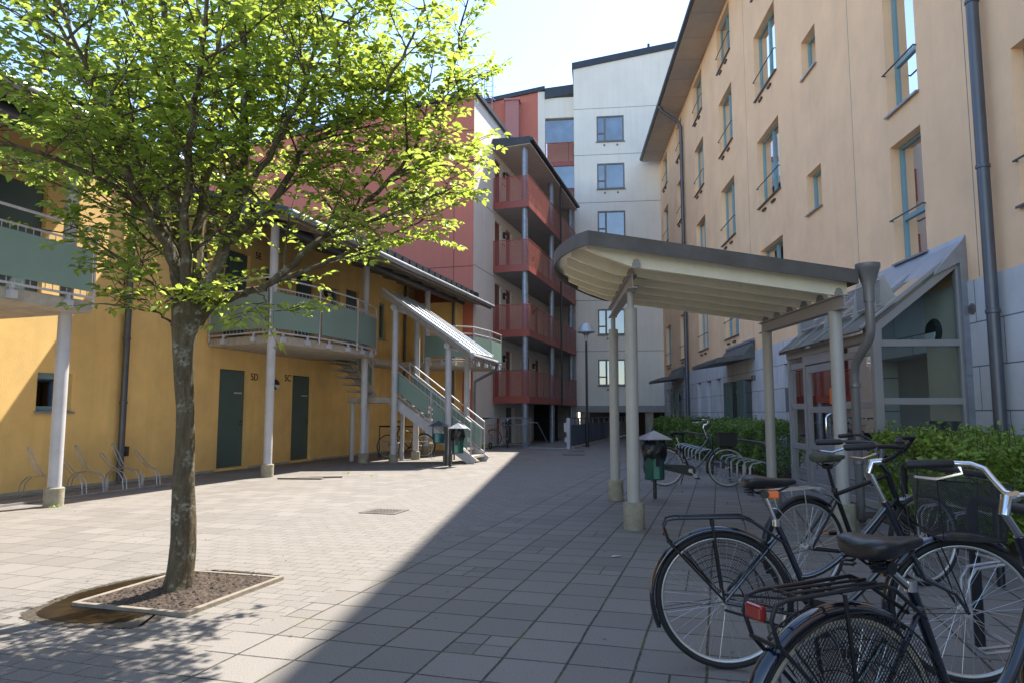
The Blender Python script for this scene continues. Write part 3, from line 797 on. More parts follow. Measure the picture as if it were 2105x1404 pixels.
pd = [(22.25, 23.25, .02, 2.28), (20.72, 21.55, .02, 2.28), (33.35, 34.2, .02, 2.28), (32.0, 32.8, .02, 2.28)]
slots = [(28.0, 28.6, .35, 2.48), (26.12, 26.88, .35, 2.48), (24.6, 25.25, .35, 2.48), (18.75, 19.45, .35, 2.5), (17.0, 17.7, .35, 2.5), (15.2, 15.9, .35, 2.5), (36.2, 36.8, .35, 2.48), (35.0, 35.6, .35, 2.48)]
b = MB().face_grid((UR - .02, 0, 0), (0, 1, 0), (0, 0, 1), (1, 0, 0), -10, VE + .02, 0, 3.05, [(a, b_, c, d, .22) for a, b_, c, d in pd + slots] + [(10.9, 12.9, 0.02, 2.2, .5)])
b.quad((UR - .02, -10, 3.05), (UR - .02, VE, 3.05), (UR + .01, VE, 3.06), (UR + .01, -10, 3.06)); b.quad((UR - .02, VE + .02, 0), (UR + 1, VE + .02, 0), (UR + 1, VE + .02, 3.05), (UR - .02, VE + .02, 3.05))
build('plinth', b, MT['plinth'], PB)
for a, b_, c, d in pd:
    dd = door(PB, UR - .02, a, b_, c, d, MT['teal'], nside=-1, rec=.17)
    dd.data  # handle faces the court
for (a, b_, c, d) in slots: swindow(PB, UR - .02, a, b_, c, d, MT['tealframe'], MT['glass'], nx=-1, rec=.15, trans=((.35, 0, 1),))
for (a, b_, c, d, t) in wins:
    if t == 'double': swindow(PB, UR, a, b_, c, d, MT['tealframe'], MT['glass'], nx=-1, rec=REC - .02, mull=(.5,), bar=c + .55, vents=True, sillm=MT['pipe'], curtain=1)
    elif t == 'tall': swindow(PB, UR, a, b_, c, d, MT['tealframe'], MT['glass'], nx=-1, rec=REC - .02, trans=((.38, 0, 1),), bar=c + .72, sillm=MT['flash'], curtain=1)
    else: swindow(PB, UR, a, b_, c, d, MT['tealframe'], MT['glass'], nx=-1, rec=REC - .02, sillm=MT['flash'], curtain=1)
inn = MB().quad((UR + .8, -9, 0), (UR + .8, VE - .1, 0), (UR + .8, VE - .1, 14.6), (UR + .8, -9, 14.6)); build('room_dark_sheet', inn, MT['dark'], PB, smooth=False)  # sheet behind the panes, room darkness put into its near-black colour
# curtains inside some rooms are seen only as pale strips
ex = MB()
for v in (13.2, 9.55, 20.4): ex.box(UR - .003, UR, v - .006, v + .006, 3.07, 14.7)
build_each('expansion_joint', ex, MT['jwhite'], PB, smooth=False)
e = MB().box(4.5, UR, -10, 37.3, 14.66, 14.70); so_ = build('soffit', e, MT['soffit'], PB, smooth=False)
jj = MB()
for v in np.arange(-9, 37, 1.6): jj.box(4.5, UR, v - .008, v + .008, 14.655, 14.66)
build_each('soffit_joint', jj, MT['greysoffit'], so_, smooth=False)
e = MB().extr([(4.47, -10, 14.7), (11.5, -10, 17.6), (18.6, -10, 14.7), (18.6, -10, 14.82), (11.5, -10, 17.75), (4.47, -10, 14.86)], (0, 47.35, 0))
build('roof', e, MT['roof'], PB, smooth=False)
build('gutter', MB().tube([(4.44, -10, 14.76), (4.44, 37.2, 14.76)], .085, 12), MT['pipe'], PB)
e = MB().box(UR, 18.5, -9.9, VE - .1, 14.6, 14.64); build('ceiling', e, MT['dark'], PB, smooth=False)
downpipe(PB, [(UR - .13, 9.1, .05), (UR - .13, 9.1, 14.0), (4.5, 9.1, 14.6)], .072, [(UR - .13, 9.1, z) for z in (2.55, 4.4, 6.6, 9.2)])
downpipe(PB, [(4.46, 30.4, 14.7), (4.6, 30.4, 14.45), (UR - .28, 30.4, 14.0), (UR - .12, 30.4, 13.75), (UR - .12, 30.4, .05)], .075, [(UR - .12, 30.4, z) for z in (3.4, 6, 8.6, 11.2, 13)])
for va, vb in ((20.25, 23.65), (31.5, 35.0)):
    q = MB().extr([(UR, va, 2.86), (4.36, va, 2.70), (4.36, va, 2.80), (4.45, va, 2.86), (UR, va, 2.98)], (0, vb - va, 0))
    c_ = build('door_canopy', q, MT['fascia'], PB, smooth=False)
    q = MB().extr([(UR - .02, va, 2.97), (UR - .32, va, 2.95), (UR - .02, va, 3.32)], (0, vb - va, 0)); build('apron', q, MT['fascia'], c_, smooth=False)
    q = MB().box(UR - .05, UR - .003, va, vb, 3.32, 3.40); build('wall_flashing', q, MT['flash'], c_, smooth=False)
    vl = 22.0 if va < 25 else 32.95
    wall_lamp(PB, (UR - .02, vl - .1, 2.0), -1, .16)
lettering('house_number', '35 D', .22, MT['black_letters'], PB, (UR - .03, 20.70, 2.22), (0, -1, 0), UPZ)
lettering('house_number', '35 C', .22, MT['black_letters'], PB, (UR - .03, 24.0, 2.05), (0, -1, 0), UPZ)
vt = MB().lathe([(.075, 0), (.075, -.015), (.06, -.02), (.01, -.02)], (UR - .02, 9.72, 2.67), 18, 'x')
for k in range(5): vt.box(UR - .05, UR - .038, 9.67, 9.77, 2.625 + k * .02, 2.634 + k * .02)
build('air_vent', vt, MT['brownframe'], PB)
wall_lamp(TB, (3.3, VT + .05, 2.9), -1, .16) if False else None

# ================================================================= GLASS PORCH
GP = thing('glass_porch', 'grey framed lean-to entrance porch with glass door and sloping glass roof', 'porch', (4.9, 11.6, 0), 'R')
UF, PV0_, PV1_ = 4.24, 9.86, 13.5
zr_ = lambda u: 2.50 + (u - UF) * .80
fr_ = MB()
def post(u, v, z1, w=.11): fr_.box(u - w / 2, u + w / 2, v - w / 2, v + w / 2, 0, z1)
for v in (PV0_ + .05, 11.22, 12.62, PV1_ - .05): post(UF + .05, v, 2.45)
for v in (PV0_ + .05, PV1_ - .05): post(UR - .08, v, zr_(UR - .08) - .05, .10)
for v in (PV0_ + .05, PV1_ - .05):
    fr_.beam((UF - .02, v, zr_(UF) - .06), (UR - .03, v, zr_(UR) - .06), .09, .19)
    for z in (.45, 1.46, 2.24): fr_.box(UF + .10, UR - .12, v - .04, v + .04, z - .045, z + .045)
fr_.box(UF - .02, UF + .12, PV0_, PV1_, 2.28, 2.48)
for v0, v1 in ((PV0_ + .1, 11.17), (12.67, PV1_ - .1)):
    for z in (.06, .72, 1.42, 2.14): fr_.box(UF + .02, UF + .09, v0, v1, z - .05, z + .05)
fr_.box(UF - .01, UF + .11, 11.27, 12.57, 2.12, 2.28)
build('frame', fr_, MT['porch'], GP, smooth=False, bevel=.006)
gl = MB()
gl.quad((UF + .05, PV0_ + .1, .06), (UF + .05, 11.17, .06), (UF + .05, 11.17, 2.28), (UF + .05, PV0_ + .1, 2.28))
gl.quad((UF + .05, 12.67, .06), (UF + .05, PV1_ - .1, .06), (UF + .05, PV1_ - .1, 2.28), (UF + .05, 12.67, 2.28))
for v in (PV0_ + .05, PV1_ - .05): gl.poly([(UF + .1, v, 0.05), (UR - .1, v, .05), (UR - .1, v, zr_(UR - .1) - .1), (UF + .1, v, zr_(UF + .1) - .1)])
build_each('glazing', gl, MT['pglass'], GP, smooth=False)
dr = MB()
d0, d1 = 11.3, 12.54
dr.box(UF + .0, UF + .06, d0, d0 + .12, .03, 2.1).box(UF, UF + .06, d1 - .12, d1, .03, 2.1)
for z, h in ((.08, .07), (.75, .05), (1.36, .05), (2.04, .06)): dr.box(UF + .002, UF + .058, d0 + .12, d1 - .12, z - h, z + h)
do_ = build('door', dr, MT['porch'], GP, smooth=False, bevel=.004)
build('door_pane', MB().quad((UF + .03, d0 + .1, .1), (UF + .03, d1 - .1, .1), (UF + .03, d1 - .1, 2.0), (UF + .03, d0 + .1, 2.0)), MT['pglass'], do_, smooth=False)
MT['chrome'] = mk('polished_steel', (.62, .62, .63), .16, metal=1, var=.05, rvar=.03)
hd = MB().tube([(UF, 11.42, .92), (UF - .07, 11.42, .95), (UF - .10, 11.42, 1.0), (UF - .10, 11.42, 1.22), (UF - .07, 11.42, 1.27), (UF, 11.42, 1.3)], .016, 8)
build('handle', hd, MT['chrome'], do_)
MT['orange'] = mk('orange_sticker', (.75, .18, .03), .5, var=.05)
build('sticker', MB().box(UF + .02, UF + .028, 11.47, 11.55, 1.44, 1.70), MT['orange'], do_, smooth=False)
rg = MB().extr([(UF - .14, PV0_ - .02, zr_(UF - .14) - .02), (UR, PV0_ - .02, zr_(UR) - .02), (UR, PV0_ - .02, zr_(UR) + .03), (UF - .14, PV0_ - .02, zr_(UF - .14) + .03)], (0, PV1_ - PV0_ + .04, 0))
MT['mossroof'] = mk('dirty_roof_glass', (.11, .10, .065), .5, var=.4, vs=4, dirt=.5)
rgo = build('roof', rg, MT['roofglass'], GP, smooth=False)
rb = MB()
for v in np.linspace(PV0_ + .05, PV1_ - .05, 5): rb.beam((UF - .14, v, zr_(UF - .14) + .05), (UR, v, zr_(UR) + .05), .06, .04)
build_each('roof_bar', rb, MT['porch'], rgo, smooth=False)
ev = MB().extr([(UF - .16, PV0_ - .02, zr_(UF - .16) + .035), (UF + .3, PV0_ - .02, zr_(UF + .3) + .035), (UF + .3, PV0_ - .02, zr_(UF + .3) + .045), (UF - .16, PV0_ - .02, zr_(UF - .16) + .045)], (0, PV1_ - PV0_ + .04, 0)); build('eaves_sheet', ev, MT['mossroof'], rgo, smooth=False)
fl = MB().extr([(UR - .003, PV0_ - .05, 3.36), (UR - .42, PV0_ - .05, 3.16), (UR - .42, PV0_ - .05, 3.2), (UR - .05, PV0_ - .05, 3.62), (UR - .003, PV0_ - .05, 3.70)], (0, 3.0, 0))
build('roof_flashing', fl, MT['flash'], rgo, smooth=False)
el = MB().box(UR - .1, UR - .003, PV0_ - .06, PV0_ + .02, 1.8, 3.5).box(UR - .1, UR - .003, PV0_ - .055, PV0_ + .02, 0, 1.795); build('corner_trim', el, MT['flash'], GP, smooth=False)
sg = MB()
MT['grate'] = mesh_mat('steel_grating', (.22, .215, .21), .03, .7, .4, axes='yz', diag=False)
for v in (PV0_ + .25, 10.75, 11.9, 13.2):
    u = UF + .28; z = zr_(u) + .07
    sg.extr([(u - .18, v, z - .15), (u + .16, v, z + .11), (u + .02, v, z + .42), (u - .10, v, z + .40)], (0, .012, 0))
    for q in (.1, .2, .3): sg.lathe([(.022, -.004), (.022, .017)], (u - .05, v, z + q), 10, 'y')
for q in (.06, .40): sg.tube([(UF + .28 - .1, PV0_ + .1, zr_(UF + .28) + q), (UF + .28 - .1, PV1_ - .1, zr_(UF + .28) + q)], .014, 6)
so2 = build('snow_guard', sg, MT['canopysteel'], GP)
build('grating', MB().quad((UF + .17, PV0_ + .1, zr_(UF + .28) + .07), (UF + .17, PV1_ - .1, zr_(UF + .28) + .07), (UF + .17, PV1_ - .1, zr_(UF + .28) + .40), (UF + .17, PV0_ + .1, zr_(UF + .28) + .40)), MT['grate'], so2, smooth=False)
wall_lamp(PB, (UR - .02, 10.62, 2.46), -1, .20, 'bulkhead_lamp')
# what shows through the porch glass: inner doorway with beige wall and a band of coloured tiles
inn = MB().box(UR + .44, UR + .47, 10.9, 12.9, .02, 2.2); build('inner_door', inn, MT['porch'], PB, smooth=False)
inn = MB().box(UR - .06, UR - .023, 12.9, 13.42, .02, 3.0).box(UR - .06, UR - .023, 9.98, 10.88, .02, 3.0); build('lobby_wall', inn, MT['beige'], PB, smooth=False)
tl = [MB(), MB(), MB()]; random.seed(3)
for i in range(6):
    for j in range(3):
        k = 2 if (i * 2 + j) % 4 == 1 and j == 1 else (0 if (i + j) % 2 else 1)
        tl[k].box(UR - .075, UR - .062, 9.99 + i * .148, 9.99 + (i + 1) * .148 - .008, .3 + j * .3, .3 + (j + 1) * .3 - .008)
for k, c in enumerate(((.07, .10, .10), (.16, .16, .17), (.45, .14, .06))):
    build('wall_tiles', tl[k], mk('lobby_tile', c, .3, var=.05), PB, smooth=False)

# ================================================================= ENTRY CANOPY
EC = thing('entry_canopy', 'free standing canopy with rounded end, dark metal edge and cream joists on four grey posts', 'canopy', (2, 9.6, 0), 'R')
P1, P2, P3 = (.32, 7.3), (3.30, 8.0), (3.30, 11.4)
arc = []
for k in range(0, 15):
    a = math.pi * k / 14
    # bulging end between P1 and far corner (.75, 11.4)
    t = k / 14
    bx, by = P1[0] + (.75 - P1[0]) * t, P1[1] + (11.4 - P1[1]) * t
    arc.append((bx - .56 * math.sin(a) ** .8, by + .0 * math.sin(a)))
OUT = [P2, P3] + arc[::-1]
zt_ = lambda u, v=8: 3.17 - .112 * (u - .32) + .025 * (v - 7.6)
rf2 = MB().prism(OUT, lambda x, y: zt_(x, y) - .03, lambda x, y: zt_(x, y) + .012)
build('roof_deck', rf2, MT['cream'], EC, smooth=False)
fz = MB(); n = len(OUT)
cx, cy = 1.9, 9.5
for i in range(n):
    (x0, y0), (x1, y1) = OUT[i], OUT[(i + 1) % n]
    d0_ = Vector((x0 - cx, y0 - cy)).normalized() * .02; d1_ = Vector((x1 - cx, y1 - cy)).normalized() * .02
    za, zb_ = zt_(x0, y0), zt_(x1, y1)
    fz.add([(x0 + d0_.x, y0 + d0_.y, za - .125), (x1 + d1_.x, y1 + d1_.y, zb_ - .125), (x1 + d1_.x, y1 + d1_.y, zb_ + .03), (x0 + d0_.x, y0 + d0_.y, za + .03),
            (x0, y0, za - .125), (x1, y1, zb_ - .125), (x1, y1, zb_ + .03), (x0, y0, za + .03)],
           [(0, 1, 2, 3), (7, 6, 5, 4), (0, 4, 5, 1), (3, 2, 6, 7)])
fz.prism([(p[0] * .985 + cx * .015, p[1] * .985 + cy * .015) for p in OUT], lambda x, y: zt_(x, y) + .016, lambda x, y: zt_(x, y) + .034)
fo = build('edge_trim', fz, MT['fascia'], EC)
jo = MB()
VJ = [.22 + .57 * k for k in range(6)]
vj = lambda u, o: 7.3 + .235 * (u - .32) + o
for o in VJ:
    ul = .3
    for px_, py_ in arc:
        if abs(py_ - vj(px_, o)) < .18: ul = min(ul, px_ + .12)
    q_ = lambda u, d: (u, vj(u, o) - .03, zt_(u, vj(u, o)) - d)
    jo.extr([q_(ul, .13), q_(ul + .12, .17), q_(ul + .5, .255), q_(3.26, .255), q_(3.26, .032), q_(ul, .032)], (0, .06, 0))
build_each('joist', jo, MT['cream'], EC, smooth=False)
bt = MB()
for u in (.55, 1.05, 1.6, 2.15, 2.7): bt.beam((u, 7.42 + (u - .32) * .235, zt_(u, 7.42) - .05), (u, 11.3, zt_(u, 11.3) - .05), .07, .035)
build_each('batten', bt, MT['cream'], EC, smooth=False)
for u in (.835, 3.15):
    zf_ = lambda v: zt_(u, v) - .26
    va, vb = 7.98, 11.2
    bm = MB()
    for d_, w_, h_ in ((.006, .11, .012), (.154, .11, .012), (.08, .012, .136)): bm.beam((u, va, zf_(va) - d_), (u, vb, zf_(vb) - d_), w_, h_)
    bo_ = build('beam', bm, MT['porch'], EC, smooth=False)
    for v in [vj(u, o) - .08 for o in VJ]:
        bl = MB().box(u - .045, u + .045, v + .033, v + .057, zf_(v), zf_(v) + .05).lathe([(.035, 0), (.035, -.012)], (u, v + .04, zf_(v) + .06), 12, 'y')
        build('bracket', bl, MT['porch'], bo_)
    for v in (8.27, 10.95):
        zb = zf_(v)
        zs = zb - .20 if u > 2 else zb - .36
        p = MB().tube([(u, v, .28), (u, v, zs)], .072, 20).tube([(u, v, zs), (u, v, zb - .16)], .036 if u < 2 else .072, 14)
        if u < 2: p.box(u - .06, u + .06, v - .06, v + .06, zb - .172, zb - .16)
        po = build('post', p, MT['canopysteel'], EC)
        ft = MB().lathe([(.118, 0), (.121, .02), (.119, .292), (.108, .30), (.02, .30)], (u, v, 0), 26)
        build('footing', ft, MT['footing'], po)
MT['raingoods'] = mk('brown_grey_pipe', (.19, .18, .18), .42, metal=.2, var=.12)
RP = MB().lathe([(.058, 2.52), (.060, 2.68), (.118, 2.88), (.130, 2.90), (.130, 2.945), (.115, 2.945), (.055, 2.70)], (3.43, 8.02, 0), 22)
fn = build('rain_funnel', RP, MT['raingoods'], EC)
downpipe(EC, [(3.43, 8.02, 2.6), (3.43, 8.02, 2.22), (3.43, 8.06, 2.12), (3.40, 8.22, 1.98), (3.385, 8.36, 1.86), (3.385, 8.40, 1.72), (3.385, 8.40, .28), (3.40, 8.46, .15), (3.47, 8.6, .09), (3.6, 8.86, .07)], .049, [(3.385, 8.40, z) for z in (.75, 1.62)], MT['raingoods'])

# ================================================================= FENCES, LAMP, BINS, RACKS
FN = thing('ramp_fence', 'blue grey boarded metal fence running beside the ramp with a pale end post', 'fence', (-5.3, 26, 0), 'L')
f = MB(); pn = MB()
for v in np.arange(26.0, 42.1, 1.6): f.box(-5.33, -5.27, v - .03, v + .03, 0, 1.12)
f.box(-5.33, -5.27, 26, 42, 1.09, 1.13); f.box(-5.32, -5.28, 26, 42, .84, .87); f.box(-5.32, -5.28, 26, 42, .10, .13)
build('rails', f, MT['bluefence'], FN, smooth=False)
k = 26.06
while k < 42:
    pn.box(-5.295, -5.28, k, k + .14, .10, .86); k += .152
build('boards', pn, MT['bluefence'], FN, smooth=False)
ep = MB().box(-5.42, -5.30, 25.86, 25.98, 0, 1.13).box(-5.50, -5.42, 25.88, 25.96, .25, .42).box(-5.52, -5.42, 25.87, 25.96, .62, .95)
build('end_post', ep, MT['greypaint'], FN, smooth=False)
kb = MB().box(-5.5, -5.2, 26, 42, .0, .07); build('kerb', kb, MT['concrete'], FN, smooth=False)
GRL = thing('gallery_railing', 'galvanised railing with open gate in front of the gallery columns', 'railing', (-8, 26.1, 0), 'L')
f = MB(); vg = 26.1
for z in (1.12, .86, .12): f.tube([(-8.6, vg, z), (-7.15, vg, z)], .02, 6)
for u in np.arange(-8.6, -7.1, .11): f.tube([(u, vg, .12), (u, vg, .86)], .007, 5)
for u in (-8.6, -7.9, -7.15): f.tube([(u, vg, 0), (u, vg, 1.12)], .024, 6)
build('rail', f, MT['bluegalv'], GRL)
f = MB()
A_, B_ = (-7.12, 26.1), (-6.75, 25.75)
for z in (1.12, .86, .16): f.tube([(*A_, z), (*B_, z)], .02, 6)
for t in np.linspace(0, 1, 5): f.tube([(A_[0] + (B_[0] - A_[0]) * t, A_[1] + (B_[1] - A_[1]) * t, .16), (A_[0] + (B_[0] - A_[0]) * t, A_[1] + (B_[1] - A_[1]) * t, 1.12)], .009, 5)
f.tube([(-6.95, 26.2, .95), (-6.7, 26.5, .95), (-6.5, 27.3, .2)], .018, 6)
build('gate', f, MT['bluegalv'], GRL)
DR = build('stair_well_edge', MB().box(-6.9, -5.5, 25.95, 26.05, 0.0, .03), MT['bluegalv'], None, (-6.2, 26, 0), False, 'L')
tag(DR, 'metal threshold strip across the ramp between the gallery railing and the blue fence', 'threshold')
LP = thing('street_lamp', 'slim black lamp post with pale domed lantern in front of the fence', 'street lamp', (2.93, 27.9, 0))
build('pole', MB().tube([(2.93, 27.9, 0), (2.93, 27.9, 1.0), (2.93, 27.9, 1.02), (2.93, 27.9, 4.15)], [.075, .075, .05, .045], 14), MT['lampblack'], LP)
build('lantern_neck', MB().lathe([(.05, 4.12), (.05, 4.2), (.08, 4.35), (.17, 4.42)], (2.93, 27.9, 0), 18), MT['galv'], LP)
build('lantern', MB().lathe([(.02, 4.40), (.16, 4.42), (.34, 4.45), (.36, 4.49), (.30, 4.54), (.24, 4.70), (.16, 4.80), (.02, 4.83)], (2.93, 27.9, 0), 26), mk('lantern_metal', (.50, .55, .60), .35, metal=.4, var=.06), LP)

MT['bingreen'] = mk('dark_green_bin', (.012, .085, .068), .4, var=.15, vs=4)
MT['binstripe'] = mk('pale_green_stripe', (.12, .28, .22), .4, var=.12)
MT['blue_bin'] = mk('blue_green_bin', (.010, .095, .125), .4, var=.15)
MT['bag'] = mk('black_bag', (.012, .012, .013), .28, var=.3, vs=9, bump=.9, bs=14)
def litter_bin(label, x, y, rot, z0, z1, w, roofm, body, bag=True, pole='below', stripe=True):
    t = thing('litter_bin', label, 'litter bin', (x, y, 0), rot=rot, group='green litter bins on poles')
    oct_ = [(w * .5 * math.cos(a), w * .42 * math.sin(a)) for a in np.arange(6) * math.pi / 3]
    build('body', MB().prism(oct_, z0, z1), body, t, smooth=False, bevel=.006)
    if stripe:
        ap = w * .42 * math.sin(math.pi / 3)
        for y0 in (-ap - .006,): build('stripe', MB().box(-w * .18, w * .10, y0, y0 + .008, z0 + .02, z1 - .01), MT['binstripe'], t, smooth=False)
    if bag:
        bg_ = MB(); m_ = 26
        for j, (rr, z) in enumerate(((.53, z1 - .10), (.60, z1 - .04), (.60, z1 + .05), (.52, z1 + .13), (.42, z1 + .17))):
            for k in range(m_):
                a = 2 * math.pi * k / m_; q = rr * w * (1 + .07 * math.sin(k * 2.7 + j * 1.9) + .04 * math.sin(k * 5.1 + j))
                bg_.v.append((q * math.cos(a), q * .86 * math.sin(a), z + .02 * math.sin(k * 1.7 + j)))
        for j in range(4):
            for k in range(m_):
                l = (k + 1) % m_; bg_.f.append((j * m_ + k, j * m_ + l, (j + 1) * m_ + l, (j + 1) * m_ + k))
        build('bag', bg_, MT['bag'], t)
    zr = z1 + .19; s_ = w * .68
    rr = MB().add([(-s_, -s_, zr), (s_, -s_, zr), (s_, s_, zr), (-s_, s_, zr), (0, 0, zr + .13), (-s_, -s_, zr - .012), (s_, -s_, zr - .012), (s_, s_, zr - .012), (-s_, s_, zr - .012)],
                  [(0, 1, 4), (1, 2, 4), (2, 3, 4), (3, 0, 4), (5, 6, 1, 0), (6, 7, 2, 1), (7, 8, 3, 2), (8, 5, 0, 3), (8, 7, 6, 5)])
    ro_ = build('roof', rr, roofm, t, smooth=False)
    sp = MB()
    for sx_ in (-1, 1): sp.box(sx_ * w * .5 - .012, sx_ * w * .5 + .012, -.02, .02, z1 - .15, zr)
    sp.box(-.03, .03, -w * .42 - .02, -w * .42 - .008, z1 - .22, zr) if bag else None
    build('brackets', sp, MT['lampblack'], t, smooth=False)
    po = MB()
    if pole == 'below': po.tube([(0.01, .03, 0), (.01, .03, z0 + .05)], .028, 10)
    else:
        sg_ = -1 if pole == 'left' else 1
        po.box(sg_ * (w * .5 + .05) - .03, sg_ * (w * .5 + .05) + .03, -.03, .03, 0, zr - .02)
    build('pole', po, MT['lampblack'], t)
    return t
litter_bin('dark green litter bin with black bag and zinc pyramid roof beside the canopy posts', 2.19, 11.05, .15, .29, .72, .32, MT['flash'], MT['bingreen'])
litter_bin('tall green striped litter bin with black bag at the foot of the stair', -1.33, 17.6, -.2, .33, .75, .29, MT['galv'], MT['bingreen'], pole='left')
litter_bin('small blue green litter bin with dark roof below the stair', -1.84, 17.95, -.2, .56, .80, .30, MT['pipe'], MT['blue_bin'], bag=False, pole='right')

def wire(mb, pts, r=.008): mb.tube(pts, r, 6)
def wall_rack():
    t = thing('bike_rack', 'low galvanised wire bicycle rack along the yellow wall', 'bike rack', (-9.9, 9.2, 0), 'L')
    r = MB().box(-9.68, -9.62, 7.6, 10.9, 0, .03).box(-10.45, -10.41, 7.9, 10.3, 0, .03)
    build_each('base_rail', r, MT['galv'], t, smooth=False)
    for k, v in enumerate((8.6, 9.45, 10.2, 9.05, 9.85, 10.6)):
        w_ = MB(); tall = k < 3
        uu = 0 if tall else .12
        for s in (-.04, .04):
            wire(w_, [(-9.65, v + s, .02), (-9.67, v + s, .20), (-9.76, v + s, .31), (-10.0 + uu, v + s, .35), (-10.10 + uu, v + s, .42), (-10.30 + uu, v + s * .8, .74 if tall else .60)])
            if tall: wire(w_, [(-10.0, v + s, .35), (-10.25, v + s, .33), (-10.38, v + s, .22), (-10.43, v + s, .02)])
        u_, z_ = -10.30 + uu, (.74 if tall else .60)
        wire(w_, [(u_, v - .032, z_), (u_ - .015, v - .015, z_ + .03), (u_ - .015, v + .015, z_ + .03), (u_, v + .032, z_)])
        w_.box(-9.66, -9.63, v - .03, v + .03, .02, .26) if tall else None
        build('holder', w_, MT['galv'], t)
    return t
wall_rack()
def hoop_rack(label, u, v0, v1, n, group='black hoop bicycle racks', face=-1):
    t = thing('bike_rack', label, 'bike rack', (u, v0, 0), 'R', group=group)
    r = .028; z = .82; c = .07
    build('hoop', MB().tube([(u, v0, 0), (u, v0, z - c), (u, v0 + c * .3, z - c * .3), (u, v0 + c, z), (u, v1 - c, z), (u, v1 - c * .3, z - c * .3), (u, v1, z - c), (u, v1, 0)], r, 12), MT['blackmetal'], t)
    build('cross_rail', MB().tube([(u, v0, .52), (u, v1, .52)], .012, 8).tube([(u + .02, v0, .1), (u + .02, v1, .1)], .012, 8), MT['galv'], t)
    for k in range(n):
        v = v0 + (v1 - v0) * (k + .5) / n; w_ = MB()
        for s in (-.035, .035):
            wire(w_, [(u, v + s, .10), (u + face * .16, v + s, .08), (u + face * .22, v + s, .12), (u + face * .22, v + s, .44), (u + face * .18, v + s, .50), (u, v + s, .53)], .009)
        build('holder', w_, MT['galv'], t)
    return t
hoop_rack('black hoop bike rack nearest the camera beside the front bicycles', 2.32, 2.45, 4.25, 3)
hoop_rack('black hoop bike rack against the near hedge', 3.32, 5.75, 7.2, 3)
hoop_rack('black hoop bike rack by the porch door with wire holders', 3.25, 11.5, 14.0, 6)
hoop_rack('farthest black hoop bike rack in front of the far hedge', 3.25, 15.6, 19.2, 8)
ur = thing('bike_rack', 'black rail rack with thin wire holders under the stair', 'bike rack', (-9, 18.9, 0), 'L')
build('rail', MB().tube([(-9.6, 19.1, 0), (-9.6, 19.1, .92), (-7.2, 18.95, .92), (-7.2, 18.95, 0)], .025, 8), MT['blackmetal'], ur)
w_ = MB()
for k in range(5):
    for s in (-.035, .035):
        u = -9.3 + k * .48 + s; wire(w_, [(u, 19.0, .02), (u, 18.8, .05), (u, 18.78, .45), (u, 19.0, .5)], .007)
w_.tube([(-9.6, 19.05, .5), (-7.2, 18.95, .5)], .01, 6); build('holders', w_, MT['galv'], ur)

# ================================================================= BICYCLES
MT['bikeblack'] = mk('glossy_blue_black_paint', (.0045, .007, .016), .16, var=.3, coat=1.0, spec=.6, rvar=.04)
MT['bikematt'] = mk('matt_black_paint', (.008, .009, .012), .38, var=.3)
MT['tyre'] = mk('tyre_rubber', (.014, .014, .015), .75, var=.25, vs=20)
MT['tyrewall'] = mk('cream_tyre_wall', (.40, .36, .28), .7, var=.1)
MT['rim'] = mk('aluminium_rim', (.55, .55, .54), .34, metal=.7, var=.1)
MT['spoke'] = mk('steel_spoke', (.62, .62, .62), .3, metal=.8, var=.05)
MT['saddle'] = mk('black_saddle', (.012, .012, .015), .34, var=.2, vs=12, bump=.15, bs=220)
MT['saddlegrey'] = mk('worn_olive_saddle', (.055, .06, .038), .8, var=.3, vs=14)
MT['grip'] = mk('black_grip', (.012, .012, .014), .5, var=.2, bump=.3, bs=150)
MT['redlight'] = mk('red_reflector', (.20, .006, .005), .2, var=.15, coat=.6)
MT['orangelight'] = mk('orange_reflector', (.8, .16, .03), .25, var=.1, coat=.5)
MT['amber'] = mk('amber_pedal_reflector', (.5, .22, .07), .3, var=.1)
MT['basket'] = mesh_mat('wire_mesh_basket', (.014, .016, .022), .011, .70, .4, axes='xz', diag=True)
MT['basketside'] = mesh_mat('wire_mesh_basket_end', (.014, .016, .022), .011, .70, .4, axes='yz', diag=True)
MT['basketplastic'] = mk('dark_basket', (.02, .019, .019), .6, var=.2)
MT['chainrust'] = mk('rusty_steel', (.16, .07, .03), .8, metal=.3, var=.4, vs=30)
RW = .345
def ring(mb, x, R0, r, seg=56, n=8):
    mb.tube([(x + R0 * math.cos(2 * math.pi * k / seg), 0, RW + R0 * math.sin(2 * math.pi * k / seg)) for k in range(seg)], r, n, closed=True)
